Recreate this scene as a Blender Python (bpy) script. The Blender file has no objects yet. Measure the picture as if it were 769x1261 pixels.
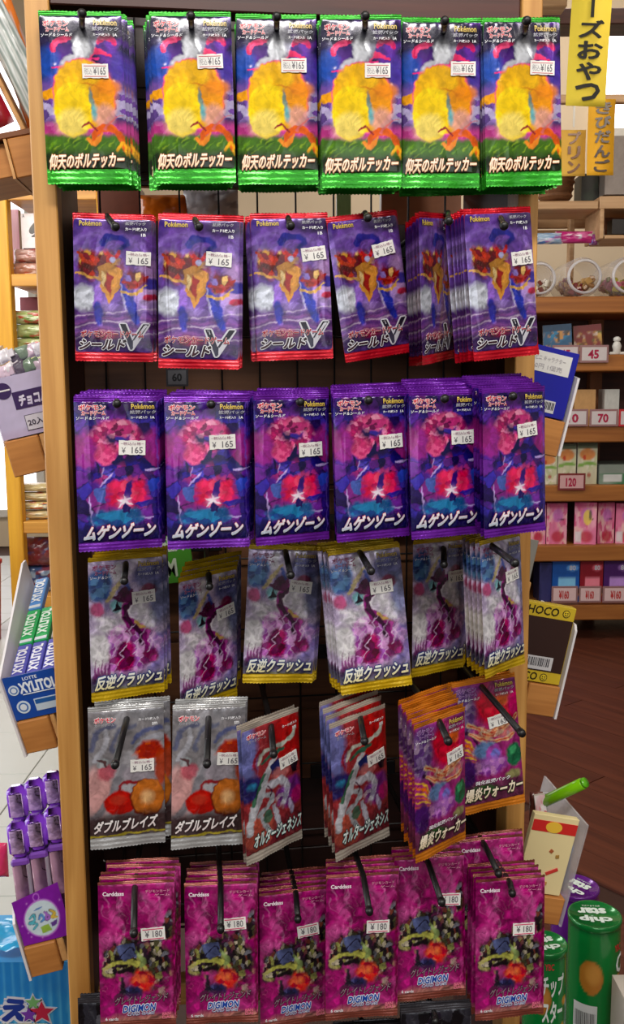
import bpy, math, random
import numpy as np
from mathutils import Matrix, Vector, Euler

# ------------------------------------------------------------------ camera
F = 1150.0; CX, CY = 384.5, 630.5
PITCH = math.radians(7.5); ROLL = -0.0083
CAM = np.array([0.0, 0.0, 1.0])
_R = np.array([1.0, 0, 0]); _U = np.array([0, math.sin(PITCH), math.cos(PITCH)]); FW = np.array([0, math.cos(PITCH), -math.sin(PITCH)])
RT = _R * math.cos(ROLL) + _U * math.sin(ROLL)
UP = -_R * math.sin(ROLL) + _U * math.cos(ROLL)
sc = bpy.context.scene
COL = sc.collection
cd = bpy.data.cameras.new('camera'); cam = bpy.data.objects.new('camera', cd); COL.objects.link(cam)
cam.matrix_world = Matrix(((RT[0], UP[0], -FW[0], CAM[0]), (RT[1], UP[1], -FW[1], CAM[1]), (RT[2], UP[2], -FW[2], CAM[2]), (0, 0, 0, 1)))
cd.sensor_fit = 'VERTICAL'; cd.sensor_height = 36.0; cd.lens = F / 1261.0 * 36.0; cd.clip_start = 0.02
sc.camera = cam
# ------------------------------------------------------------------ world, exposure
sc.view_settings.view_transform = 'Standard'; sc.view_settings.look = 'None'
sc.view_settings.exposure = 0.0; sc.view_settings.gamma = 1.0
w = bpy.data.worlds.new('room_light'); sc.world = w; w.use_nodes = True
w.node_tree.nodes['Background'].inputs[0].default_value = (1.0, 0.93, 0.85, 1)
w.node_tree.nodes['Background'].inputs[1].default_value = 0.2
# ------------------------------------------------------------------ lamps
def area(name, loc, target, sx, sy, power, col):
    l = bpy.data.lights.new(name, 'AREA'); l.shape = 'RECTANGLE'; l.size = sx; l.size_y = sy; l.energy = power; l.color = col
    o = bpy.data.objects.new(name, l); COL.objects.link(o); o.location = loc
    o.rotation_euler = (Vector(target) - Vector(loc)).to_track_quat('-Z', 'Y').to_euler()
    return o
area('overhead_light', (-0.15, -0.55, 2.25), (0, 0.75, 1.1), 1.3, 0.25, 34, (1.0, 0.96, 0.9))
area('overhead_light', (0.9, -0.1, 2.3), (0.1, 0.8, 1.0), 0.25, 1.0, 10, (1.0, 0.93, 0.84))
area('overhead_light', (-1.6, 2.6, 2.3), (-1.4, 3.4, 0.6), 1.4, 1.0, 46, (1.0, 0.97, 0.93))
area('overhead_light', (1.3, 2.3, 2.35), (1.3, 3.4, 1.0), 0.8, 0.5, 9, (1.0, 0.88, 0.74))
area('overhead_light', (1.2, 4.7, 3.2), (1.6, 6.0, 1.9), 1.2, 0.6, 24, (1.0, 0.93, 0.84))  # added fill that brightens the back wall, no lamp known there
area('front_fill_light', (0.35, -1.7, 1.25), (0, 0.8, 0.9), 1.6, 0.9, 6, (0.93, 0.96, 1.0))  # low fill added behind the camera, also gives the foil its highlights
area('daylight_from_left', (-2.2, 0.9, 1.3), (-0.3, 0.9, 0.8), 1.2, 1.6, 26, (0.95, 0.98, 1.0))

# ------------------------------------------------------------------ helpers
def at(px, py, Y):
    d = RT * ((px - CX) / F) + UP * (-(py - CY) / F) + FW
    return Vector(CAM + d * (Y / d[1]))
def proj(p):
    q = np.asarray(p) - CAM
    z = q @ FW
    return CX + F * (q @ RT) / z, CY - F * (q @ UP) / z
def lin(c):
    if isinstance(c, str): c = tuple(int(c[i:i + 2], 16) for i in (0, 2, 4))
    r = []
    for v in c[:3]:
        v = v / 255.0
        r.append(v / 12.92 if v <= 0.04045 else ((v + 0.055) / 1.055) ** 2.4)
    return np.array(r)

def new_mat(name):
    m = bpy.data.materials.new(name); m.use_nodes = True
    return m, m.node_tree.nodes, m.node_tree.links, m.node_tree.nodes['Principled BSDF']
def mat(name, col, rough=0.5, metal=0.0, noise=0.08, scale=40, coat=0.0, bump=0.0):
    m, n, l, b = new_mat(name)
    c = lin(col)
    tc = n.new('ShaderNodeTexCoord'); nz = n.new('ShaderNodeTexNoise'); nz.inputs['Scale'].default_value = scale; nz.inputs['Detail'].default_value = 4
    l.new(tc.outputs['Object'], nz.inputs['Vector'])
    mx = n.new('ShaderNodeMix'); mx.data_type = 'RGBA'
    mx.inputs['A'].default_value = (*(c * (1 - noise)), 1); mx.inputs['B'].default_value = (*np.minimum(c * (1 + noise), 1), 1)
    l.new(nz.outputs['Fac'], mx.inputs['Factor']); l.new(mx.outputs['Result'], b.inputs['Base Color'])
    b.inputs['Roughness'].default_value = rough; b.inputs['Metallic'].default_value = metal; b.inputs['Coat Weight'].default_value = coat
    if bump:
        bp = n.new('ShaderNodeBump'); bp.inputs['Strength'].default_value = bump; bp.inputs['Distance'].default_value = 0.002
        l.new(nz.outputs['Fac'], bp.inputs['Height']); l.new(bp.outputs['Normal'], b.inputs['Normal'])
    return m
def wood(name, c1, c2, axis='Z', rough=0.5, scale=1.0):
    m, n, l, b = new_mat(name)
    tc = n.new('ShaderNodeTexCoord'); mp = n.new('ShaderNodeMapping')
    s = {'X': (1.2, 22, 22), 'Y': (22, 1.2, 22), 'Z': (22, 22, 1.2)}[axis]
    mp.inputs['Scale'].default_value = tuple(v * scale for v in s)
    nz = n.new('ShaderNodeTexNoise'); nz.inputs['Scale'].default_value = 2.2; nz.inputs['Detail'].default_value = 6; nz.inputs['Distortion'].default_value = 1.2
    wv = n.new('ShaderNodeTexNoise'); wv.inputs['Scale'].default_value = 9; wv.inputs['Detail'].default_value = 3
    l.new(tc.outputs['Object'], mp.inputs['Vector']); l.new(mp.outputs['Vector'], nz.inputs['Vector']); l.new(mp.outputs['Vector'], wv.inputs['Vector'])
    ad = n.new('ShaderNodeMath'); ad.operation = 'MULTIPLY_ADD'; ad.inputs[1].default_value = 0.35
    l.new(wv.outputs['Fac'], ad.inputs[0]); l.new(nz.outputs['Fac'], ad.inputs[2])
    cr = n.new('ShaderNodeValToRGB'); cr.color_ramp.elements[0].position = 0.42; cr.color_ramp.elements[1].position = 0.85
    cr.color_ramp.elements[0].color = (*lin(c2), 1); cr.color_ramp.elements[1].color = (*lin(c1), 1)
    l.new(ad.outputs[0], cr.inputs['Fac']); l.new(cr.outputs['Color'], b.inputs['Base Color'])
    b.inputs['Roughness'].default_value = rough
    bp = n.new('ShaderNodeBump'); bp.inputs['Strength'].default_value = 0.15; bp.inputs['Distance'].default_value = 0.001
    l.new(ad.outputs[0], bp.inputs['Height']); l.new(bp.outputs['Normal'], b.inputs['Normal'])
    return m
def printed(name, rough=0.3, metal=0.0, coat=0.0, bump=0.0, bscale=260, spec=0.5):
    m, n, l, b = new_mat(name)
    a = n.new('ShaderNodeAttribute'); a.attribute_name = 'print'
    l.new(a.outputs['Color'], b.inputs['Base Color'])
    b.inputs['Roughness'].default_value = rough; b.inputs['Metallic'].default_value = metal; b.inputs['Coat Weight'].default_value = coat
    b.inputs['Coat Roughness'].default_value = 0.08; b.inputs['Specular IOR Level'].default_value = spec
    if bump:
        tc = n.new('ShaderNodeTexCoord'); nz = n.new('ShaderNodeTexNoise'); nz.inputs['Scale'].default_value = bscale; nz.inputs['Detail'].default_value = 3
        l.new(tc.outputs['Object'], nz.inputs['Vector'])
        bp = n.new('ShaderNodeBump'); bp.inputs['Strength'].default_value = bump; bp.inputs['Distance'].default_value = 0.0015
        l.new(nz.outputs['Fac'], bp.inputs['Height']); l.new(bp.outputs['Normal'], b.inputs['Normal'])
    return m
def film(name, col, alpha, rough=0.1):
    m, n, l, b = new_mat(name)
    b.inputs['Base Color'].default_value = (*lin(col), 1); b.inputs['Roughness'].default_value = rough
    b.inputs['Specular IOR Level'].default_value = 0.8
    tr = n.new('ShaderNodeBsdfTransparent'); mx = n.new('ShaderNodeMixShader')
    lw = n.new('ShaderNodeLayerWeight'); lw.inputs['Blend'].default_value = 0.35
    ma = n.new('ShaderNodeMath'); ma.operation = 'MULTIPLY_ADD'; ma.inputs[1].default_value = 0.6; ma.inputs[2].default_value = alpha; ma.use_clamp = True
    tc = n.new('ShaderNodeTexCoord'); nz = n.new('ShaderNodeTexNoise'); nz.inputs['Scale'].default_value = 18; nz.inputs['Detail'].default_value = 4
    bp = n.new('ShaderNodeBump'); bp.inputs['Strength'].default_value = 0.6; bp.inputs['Distance'].default_value = 0.01
    l.new(tc.outputs['Object'], nz.inputs['Vector']); l.new(nz.outputs['Fac'], bp.inputs['Height']); l.new(bp.outputs['Normal'], b.inputs['Normal'])
    l.new(lw.outputs['Facing'], ma.inputs[0]); l.new(ma.outputs[0], mx.inputs[0]); l.new(tr.outputs[0], mx.inputs[1]); l.new(b.outputs[0], mx.inputs[2])
    l.new(mx.outputs[0], n['Material Output'].inputs['Surface'])
    return m
def glow(name, col, s):
    m, n, l, b = new_mat(name)
    b.inputs['Base Color'].default_value = (*lin(col), 1); b.inputs['Emission Color'].default_value = (*lin(col), 1); b.inputs['Emission Strength'].default_value = s
    return m

class MB:
    def __init__(s): s.v = []; s.f = []; s.c = []; s.m = []; s.mi = 0
    def add(s, vs, fs, col=(200, 200, 200)):
        o = len(s.v); s.v += [tuple(v) for v in vs]; s.f += [tuple(i + o for i in f) for f in fs]
        c = tuple(lin(col)) if not isinstance(col, np.ndarray) else None
        s.c += [c] * len(vs) if c is not None else [tuple(r) for r in col]
        s.m += [s.mi] * len(fs); return s
    def box(s, x0, x1, y0, y1, z0, z1, col=(200, 200, 200), M=None, bev=0.0):
        b = min(bev, (x1 - x0) * .45, (y1 - y0) * .45, (z1 - z0) * .45)
        if b <= 0:
            vs = [(x, y, z) for x in (x0, x1) for y in (y0, y1) for z in (z0, z1)]
            fs = [(0, 1, 3, 2), (4, 6, 7, 5), (0, 4, 5, 1), (2, 3, 7, 6), (0, 2, 6, 4), (1, 5, 7, 3)]
        else:  # chamfered box : 24 verts
            vs = []; idx = {}
            for i, X in enumerate((x0, x1)):
                for j, Yy in enumerate((y0, y1)):
                    for k, Z in enumerate((z0, z1)):
                        sx, sy, sz = (1, -1)[i], (1, -1)[j], (1, -1)[k]
                        idx[i, j, k, 0] = len(vs); vs.append((X, Yy + sy * b, Z + sz * b))
                        idx[i, j, k, 1] = len(vs); vs.append((X + sx * b, Yy, Z + sz * b))
                        idx[i, j, k, 2] = len(vs); vs.append((X + sx * b, Yy + sy * b, Z))
            fs = []
            for i in (0, 1):
                fs.append([idx[i, a, c, 0] for a, c in ((0, 0), (1, 0), (1, 1), (0, 1))])
                fs.append([idx[a, i, c, 1] for a, c in ((0, 0), (1, 0), (1, 1), (0, 1))])
                fs.append([idx[a, c, i, 2] for a, c in ((0, 0), (1, 0), (1, 1), (0, 1))])
                for j in (0, 1):
                    fs.append([idx[i, j, 0, 0], idx[i, j, 0, 1], idx[i, j, 1, 1], idx[i, j, 1, 0]])
                    fs.append([idx[i, 0, j, 0], idx[i, 0, j, 2], idx[i, 1, j, 2], idx[i, 1, j, 0]])
                    fs.append([idx[0, i, j, 1], idx[0, i, j, 2], idx[1, i, j, 2], idx[1, i, j, 1]])
                    for k in (0, 1): fs.append([idx[i, j, k, 0], idx[i, j, k, 1], idx[i, j, k, 2]])
        if M is not None: vs = [tuple(M @ Vector(v)) for v in vs]
        return s.add(vs, fs, col)
    def lathe(s, prof, seg=32, M=None, col=(200, 200, 200), cap=True):
        vs = []; fs = []
        for (r, z) in prof:
            for k in range(seg):
                a = 2 * math.pi * k / seg; vs.append((r * math.cos(a), r * math.sin(a), z))
        for i in range(len(prof) - 1):
            for k in range(seg):
                k2 = (k + 1) % seg; fs.append((i * seg + k, i * seg + k2, (i + 1) * seg + k2, (i + 1) * seg + k))
        if cap:
            fs.append(tuple(range(seg))[::-1]); fs.append(tuple((len(prof) - 1) * seg + k for k in range(seg)))
        if M is not None: vs = [tuple(M @ Vector(v)) for v in vs]
        return s.add(vs, fs, col)
    def tube(s, pts, r, seg=10, col=(20, 20, 20)):
        pts = [Vector(p) for p in pts]; rs = r if isinstance(r, (list, tuple)) else [r] * len(pts); vs = []; fs = []
        for i, p in enumerate(pts):
            d = (pts[min(i + 1, len(pts) - 1)] - pts[max(i - 1, 0)]).normalized()
            a = d.cross(Vector((0.13, 0.1, 1)) if abs(d.z) < .95 else Vector((1, 0, 0))).normalized(); b = d.cross(a)
            for k in range(seg):
                t = 2 * math.pi * k / seg; vs.append(tuple(p + (a * math.cos(t) + b * math.sin(t)) * rs[i]))
        for i in range(len(pts) - 1):
            for k in range(seg):
                k2 = (k + 1) % seg; fs.append((i * seg + k, i * seg + k2, (i + 1) * seg + k2, (i + 1) * seg + k))
        fs.append(tuple(range(seg))[::-1]); fs.append(tuple((len(pts) - 1) * seg + k for k in range(seg)))
        return s.add(vs, fs, col)
    def mesh(s, name, mats, smooth=False):
        me = bpy.data.meshes.new(name); me.from_pydata(s.v, [], s.f)
        for m in (mats if isinstance(mats, (list, tuple)) else [mats]): me.materials.append(m)
        if any(s.m): me.polygons.foreach_set('material_index', s.m)
        a = me.color_attributes.new('print', 'FLOAT_COLOR', 'POINT')
        c = np.ones((len(s.v), 4), np.float32)
        if s.v: c[:, :3] = np.array(s.c, dtype=np.float32)
        a.data.foreach_set('color', c.ravel())
        if smooth: me.polygons.foreach_set('use_smooth', [True] * len(me.polygons))
        me.update(); return me
def link(name, me, parent=None, M=None):
    o = bpy.data.objects.new(name, me); COL.objects.link(o)
    if parent is not None: o.parent = parent
    if M is not None: o.matrix_local = M
    return o
def ob(name, mb, mats, parent=None, M=None, smooth=False): return link(name, mb.mesh(name, mats, smooth), parent, M)
def tag(o, label, cat, group=None, kind=None):
    o['label'] = label; o['category'] = cat
    if group: o['group'] = group
    if kind: o['kind'] = kind
    return o
def thing(name, M, label, cat, group=None):
    o = bpy.data.objects.new(name, None); COL.objects.link(o)
    o.matrix_world = M if isinstance(M, Matrix) else Matrix.Translation(M)
    o.empty_display_size = 0.02
    return tag(o, label, cat, group)
def struct(o): o['kind'] = 'structure'; return o
def frame(o, ex, ey, ez):
    return Matrix(((ex[0], ey[0], ez[0], o[0]), (ex[1], ey[1], ez[1], o[1]), (ex[2], ey[2], ez[2], o[2]), (0, 0, 0, 1)))

# text -> 2D triangles (cached)
_tc = {}
def glyphs(s, off=0.0, shear=0.0):
    k = (s, round(off, 4), round(shear, 3))
    if k in _tc: return _tc[k]
    cu = bpy.data.curves.new('t', 'FONT'); cu.body = s; cu.size = 1; cu.offset = off; cu.shear = shear; cu.resolution_u = 2; cu.fill_mode = 'BOTH'
    o = bpy.data.objects.new('t', cu); COL.objects.link(o)
    dg = bpy.context.evaluated_depsgraph_get(); me = o.evaluated_get(dg).to_mesh()
    v = np.array([tuple(p.co)[:2] for p in me.vertices]).reshape(-1, 2); f = [tuple(p.vertices) for p in me.polygons]
    o.evaluated_get(dg).to_mesh_clear(); bpy.data.objects.remove(o); bpy.data.curves.remove(cu)
    _tc[k] = (v, f); return v, f
def text_on(mb, s, x0, x1, z0, z1, layers, surf=lambda x, z: 0.0, shear=0.0, rot=0.0, base=None, step=0.00022, eps=0.00035, rise=0.0):
    """letters fitted into the box x0..x1, z0..z1 of the local xz plane, facing -y. layers: (offset, top colour, bottom colour)"""
    def fat(off):
        if off <= .02: return glyphs(s, off, shear)
        v, f = glyphs(s, .008, shear); k = 8 if off > .045 else 5; n = len(v)
        V = np.vstack([v + (off - .008) * np.array([math.cos(6.2832 * j / k + .3), math.sin(6.2832 * j / k + .3)]) for j in range(k)] + [v])
        return V, [tuple(i + j * n for i in q) for j in range(k + 1) for q in f]
    bv, _ = fat(layers[-1][0])
    if len(bv) == 0: return
    lo, hi = bv.min(0), bv.max(0)
    for i, (off, ct, cb) in enumerate(layers):
        v, f = fat(off)
        n = (v - lo) / (hi - lo)
        X = x0 + n[:, 0] * (x1 - x0); Z = z0 + n[:, 1] * (z1 - z0) + rise * n[:, 0] * (x1 - x0)
        if rot:
            cx, cz = (x0 + x1) / 2, (z0 + z1) / 2; c, q = math.cos(rot), math.sin(rot)
            X, Z = cx + (X - cx) * c - (Z - cz) * q, cz + (X - cx) * q + (Z - cz) * c
        t = np.clip(n[:, 1], 0, 1)[:, None]
        col = lin(cb) * (1 - t) + lin(ct) * t
        nb = len(glyphs(s, .008, shear)[0]) if off > .02 else len(X)
        mb.add([(X[j], surf(X[j], Z[j]) - eps - step * i - .000018 * (j // nb), Z[j]) for j in range(len(X))], f, col)

# ------------------------------------------------------------------ print painter
def hsh(i, j, seed):
    v = np.sin(i * 127.1 + j * 311.7 + seed * 74.7) * 43758.5453
    return v - np.floor(v)
def vnoise(X, Y, s, seed):
    x, y = X / s, Y / s; i, j = np.floor(x), np.floor(y); fx, fy = x - i, y - j
    fx = fx * fx * (3 - 2 * fx); fy = fy * fy * (3 - 2 * fy)
    return (hsh(i, j, seed) * (1 - fx) + hsh(i + 1, j, seed) * fx) * (1 - fy) + (hsh(i, j + 1, seed) * (1 - fx) + hsh(i + 1, j + 1, seed) * fx) * fy
def fbm(X, Y, s, seed): return (vnoise(X, Y, s, seed) + .5 * vnoise(X, Y, s / 2, seed + 1) + .25 * vnoise(X, Y, s / 4, seed + 2)) / 1.75
def voro(X, Y, s, seed):
    x, y = X / s, Y / s; i0, j0 = np.floor(x), np.floor(y); d1 = np.full(X.shape, 9.); d2 = d1.copy(); cid = np.zeros(X.shape)
    for di in (-1, 0, 1):
        for dj in (-1, 0, 1):
            i, j = i0 + di, j0 + dj
            d = np.hypot(i + hsh(i, j, seed) - x, j + hsh(i, j, seed + 5) - y)
            n = d < d1; d2 = np.where(n, d1, np.minimum(d2, d)); cid = np.where(n, hsh(i, j, seed + 9), cid); d1 = np.where(n, d, d1)
    return cid, d2 - d1
class Art:
    def __init__(s, X, Y, base):
        s.X, s.Y = X, Y; s.C = np.zeros(X.shape + (3,)) + lin(base)
    def mix(s, m, col):
        c = col if isinstance(col, np.ndarray) and col.ndim > 1 else lin(col)
        m = np.clip(m, 0, 1)[..., None]; s.C = s.C * (1 - m) + c * m
    def ell(s, cx, cy, rx, ry, col, a=1, soft=1.2, rot=0):
        r = math.radians(rot); dx, dy = s.X - cx, s.Y - cy
        x, y = dx * math.cos(r) + dy * math.sin(r), -dx * math.sin(r) + dy * math.cos(r)
        d = (np.hypot(x / rx, y / ry) - 1) * min(rx, ry)
        soft *= .6; s.mix(a * np.clip(.5 - d / soft, 0, 1), col)
    def poly(s, pts, col, a=1, soft=1.2):
        d = np.full(s.X.shape, 1e9); ins = np.zeros(s.X.shape, bool)
        for k in range(len(pts)):
            (x1, y1), (x2, y2) = pts[k], pts[(k + 1) % len(pts)]
            t = np.clip(((s.X - x1) * (x2 - x1) + (s.Y - y1) * (y2 - y1)) / ((x2 - x1) ** 2 + (y2 - y1) ** 2 + 1e-9), 0, 1)
            d = np.minimum(d, np.hypot(s.X - x1 - t * (x2 - x1), s.Y - y1 - t * (y2 - y1)))
            c = (y1 > s.Y) != (y2 > s.Y)
            with np.errstate(all='ignore'): ins ^= c & (s.X < (x2 - x1) * (s.Y - y1) / (y2 - y1 + 1e-12) + x1)
        soft *= .7; s.mix(a * np.clip(.5 + np.where(ins, d, -d) / soft, 0, 1), col)
    def line(s, pts, w, col, a=1, soft=1.2, taper=False, smooth=True):
        if smooth and len(pts) > 2:
            q = []
            for k in range(len(pts) - 1):
                p0, p1, p2, p3 = [np.array(pts[min(max(k + o, 0), len(pts) - 1)], float) for o in (-1, 0, 1, 2)]
                for t in np.linspace(0, 1, 5)[:-1]:
                    q.append(.5 * (2 * p1 + (p2 - p0) * t + (2 * p0 - 5 * p1 + 4 * p2 - p3) * t * t + (3 * p1 - p0 - 3 * p2 + p3) * t ** 3))
            pts = q + [np.array(pts[-1], float)]
        m = np.zeros(s.X.shape); n = len(pts) - 1; soft *= .7
        wob = .62 + .72 * vnoise(s.X, s.Y, max(w * 1.3, 4), 5)
        for k in range(n):
            (x1, y1), (x2, y2) = pts[k], pts[k + 1]
            t = np.clip(((s.X - x1) * (x2 - x1) + (s.Y - y1) * (y2 - y1)) / ((x2 - x1) ** 2 + (y2 - y1) ** 2 + 1e-9), 0, 1)
            ww = w * (1 - ((k + t) / n)) if taper else w * (.72 + .28 * np.sin((k + t) / n * math.pi)) * wob
            m = np.maximum(m, np.clip(.5 + (ww / 2 - np.hypot(s.X - x1 - t * (x2 - x1), s.Y - y1 - t * (y2 - y1))) / soft, 0, 1))
        s.mix(a * m, col)
    def band(s, y0, y1, col, a=1, soft=8):
        s.mix(a * np.clip(.5 + (s.Y - y0) / soft, 0, 1) * np.clip(.5 + (y1 - s.Y) / soft, 0, 1), col)
    def glowspot(s, cx, cy, r, col, a=1):
        s.mix(a * np.exp(-((s.X - cx) ** 2 + (s.Y - cy) ** 2) / (r * r)), col)
    def shards(s, size, seed, cols, a, region=None, edge=None, stretch=(1, 1)):
        cid, e = voro(s.X * stretch[0], s.Y * stretch[1], size, seed); pal = np.array([lin(c) for c in cols])
        c = pal[np.clip((cid * len(cols)).astype(int), 0, len(cols) - 1)]
        m = a * (region if region is not None else 1) * np.ones(s.X.shape)
        s.mix(m, c)
        if edge is not None: s.mix(m * np.clip(1 - e / .10, 0, 1), edge)
    def blob(s, cx, cy, rx, ry, seed=3, k=.35):
        return np.clip(3 * (1 - np.hypot((s.X - cx) / rx, (s.Y - cy) / ry) + k * (fbm(s.X, s.Y, 14, seed) - .5) * 2), 0, 1)
    def mottle(s, size, seed, amt):
        n = fbm(s.X, s.Y, size, seed) - .5
        s.C = np.clip(s.C * (1 + amt * 2 * n[..., None]), 0, 1)

def art_green(X, Y):
    a = Art(X, Y, (32, 18, 70)); n = fbm(X, Y, 22, 3)
    a.mix(np.clip((n - .45) * 4, 0, 1), (98, 48, 150))
    a.ell(10, 62, 14, 20, (38, 92, 190), .75, 14); a.ell(92, 66, 10, 18, (70, 70, 170), .6, 12)
    a.band(84, 126, (150, 120, 190), .75, 20)
    a.shards(7, 4, [(220, 215, 240), (120, 60, 170), (60, 30, 110), (180, 150, 220)], .55, np.clip((Y - 88) / 12, 0, 1) * np.clip((132 - Y) / 10, 0, 1))
    a.line([(16, 46), (18, 36), (32, 31), (48, 30)], 7, (205, 40, 100)); a.line([(17, 45), (20, 37), (32, 33)], 3, (240, 90, 140))
    a.line([(70, 36), (80, 30), (92, 38)], 6, (205, 40, 110)); a.line([(60, 62), (64, 46), (84, 50)], 6, (215, 60, 110))
    a.line([(14, 66), (30, 62), (48, 56), (70, 54)], 3, (240, 60, 140))
    for k in range(10): a.glowspot(8 + 86 * hsh(k, 1, 2), 48 + 60 * hsh(k, 2, 7), 1.6, (235, 225, 255), .9)
    a.ell(53, 34, 15, 20, (130, 130, 146), .95, 4); a.ell(50, 40, 11, 15, (225, 228, 235), .95, 6); a.ell(38, 56, 15, 6, (215, 215, 225), .9, 4, -20)
    a.band(130, 146, (205, 80, 150), .85, 8); a.shards(6, 8, [(230, 150, 200), (160, 40, 120), (210, 90, 170)], .5, np.clip(1 - abs(Y - 136) / 9, 0, 1))
    a.band(144, 200, (78, 120, 34), 1, 6)
    for k in range(26):
        x = 100 * hsh(k, 3, 1); y = 148 + 22 * hsh(k, 4, 1)
        a.line([(x, y), (x + 8, y - 6)], 2.6, [(120, 165, 40), (48, 90, 25), (165, 195, 60)][k % 3], .7, 2, True)
    a.ell(12, 96, 14, 6, (235, 165, 20), 1, 2, -8)
    a.ell(50, 96, 38, 42, (240, 96, 150), 1, 2.5); a.ell(50, 96, 36.5, 40.5, (238, 178, 20), 1, 3)
    a.ell(72, 100, 17, 30, (240, 150, 20), .6, 12); a.ell(74, 122, 13, 14, (230, 175, 165), .8, 12)
    a.ell(45, 74, 26, 16, (240, 190, 28), 1, 5); a.line([(22, 88), (45, 83), (62, 86), (72, 92)], 2.2, (210, 125, 10), .8, 2)
    a.ell(37, 113, 25, 32, (250, 214, 40), 1, 4); a.ell(34, 128, 19, 16, (245, 225, 140), .75, 16)
    a.ell(60, 105, 3, 16, (60, 130, 150), .8, 3, -10); a.ell(63, 116, 4, 9, (110, 190, 200), .8, 4)
    a.ell(82, 88, 13, 10, (245, 150, 20), .7, 8)
    a.line([(60, 150), (64, 138), (78, 134), (90, 142), (96, 158)], 9, (225, 105, 40), 1, 2); a.line([(52, 148), (60, 154), (70, 142)], 6, (240, 150, 60), 1, 2)
    a.line([(74, 136), (86, 124), (97, 120)], 4, (225, 120, 120), .9, 2, True); a.line([(88, 160), (95, 152), (98, 165)], 5, (250, 190, 60), .9, 2)
    a.line([(46, 134), (56, 130), (64, 138)], 2.6, (150, 40, 50))
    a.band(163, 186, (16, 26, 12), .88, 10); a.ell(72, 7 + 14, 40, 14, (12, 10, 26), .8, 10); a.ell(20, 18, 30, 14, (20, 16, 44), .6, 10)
    a.mottle(9, 5, .18); return a.C
def art_red(X, Y):
    a = Art(X, Y, (112, 78, 160)); n = fbm(X * .6, Y, 26, 6)
    a.mix(np.clip((n - .5) * 5, 0, 1), (165, 140, 205)); a.mix(np.clip((.42 - n) * 5, 0, 1), (58, 34, 120))
    a.line([(-5, 40), (30, 28), (70, 34), (105, 60)], 9, (150, 120, 200), .7, 8); a.ell(12, 115, 16, 18, (215, 220, 228), .9, 10); a.ell(92, 90, 12, 34, (196, 160, 205), .7, 14)
    a.band(132, 180, (110, 66, 130), .8, 14)
    for k in range(9): a.line([(-5, 140 + k * 5), (40, 134 + k * 4), (105, 128 + k * 6)], 2, [(225, 210, 230), (70, 40, 120), (150, 90, 160)][k % 3], .6, 2)
    a.line([(36, 40), (50, 30), (68, 38), (60, 48)], 10, (40, 44, 140), .95, 3); a.line([(34, 96), (30, 120), (34, 150)], 10, (150, 110, 200), 1, 3)
    a.line([(30, 125), (32, 146)], 12, (44, 50, 160), .95, 4); a.line([(60, 90), (70, 116), (80, 146)], 11, (46, 58, 170), 1, 3); a.line([(60, 95), (66, 130)], 3, (200, 190, 235), .9)
    a.line([(88, 96), (104, 90)], 14, (50, 50, 160), .9, 4); a.ell(95, 112, 8, 5, (190, 30, 60), .9, 3)
    g = np.maximum.reduce([a.blob(45, 78, 22, 30, 4), a.blob(18, 68, 15, 24, 8), a.blob(78, 88, 17, 16, 11)])
    a.shards(8, 21, [(200, 150, 70), (150, 30, 34), (120, 22, 40), (226, 186, 120), (90, 30, 30), (190, 60, 40)], 1, g, (96, 34, 24), (1, .7))
    a.poly([(30, 74), (44, 66), (62, 76), (58, 100), (45, 122), (34, 100)], (196, 140, 66)); a.poly([(42, 78), (50, 84), (47, 112), (40, 96)], (150, 40, 34)); a.poly([(34, 78), (40, 82), (39, 100), (35, 94)], (236, 206, 150))
    a.line([(44, 52), (50, 60), (58, 52)], 5, (190, 24, 40)); a.line([(6, 52), (14, 62), (28, 70)], 4.5, (190, 70, 40)); a.line([(4, 80), (20, 84), (34, 90)], 4, (208, 160, 90)); a.line([(60, 104), (78, 108), (92, 96)], 4, (214, 170, 96)); a.line([(62, 92), (80, 94), (94, 82)], 4, (170, 40, 36))
    a.ell(50, 62, 4, 4, (190, 190, 230), 1, 2); a.ell(68, 86, 4.5, 5, (140, 120, 190), 1, 2)
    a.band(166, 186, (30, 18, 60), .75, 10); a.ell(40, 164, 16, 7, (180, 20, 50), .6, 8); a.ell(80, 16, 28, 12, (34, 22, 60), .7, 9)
    a.mottle(8, 12, .22); return a.C
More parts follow.
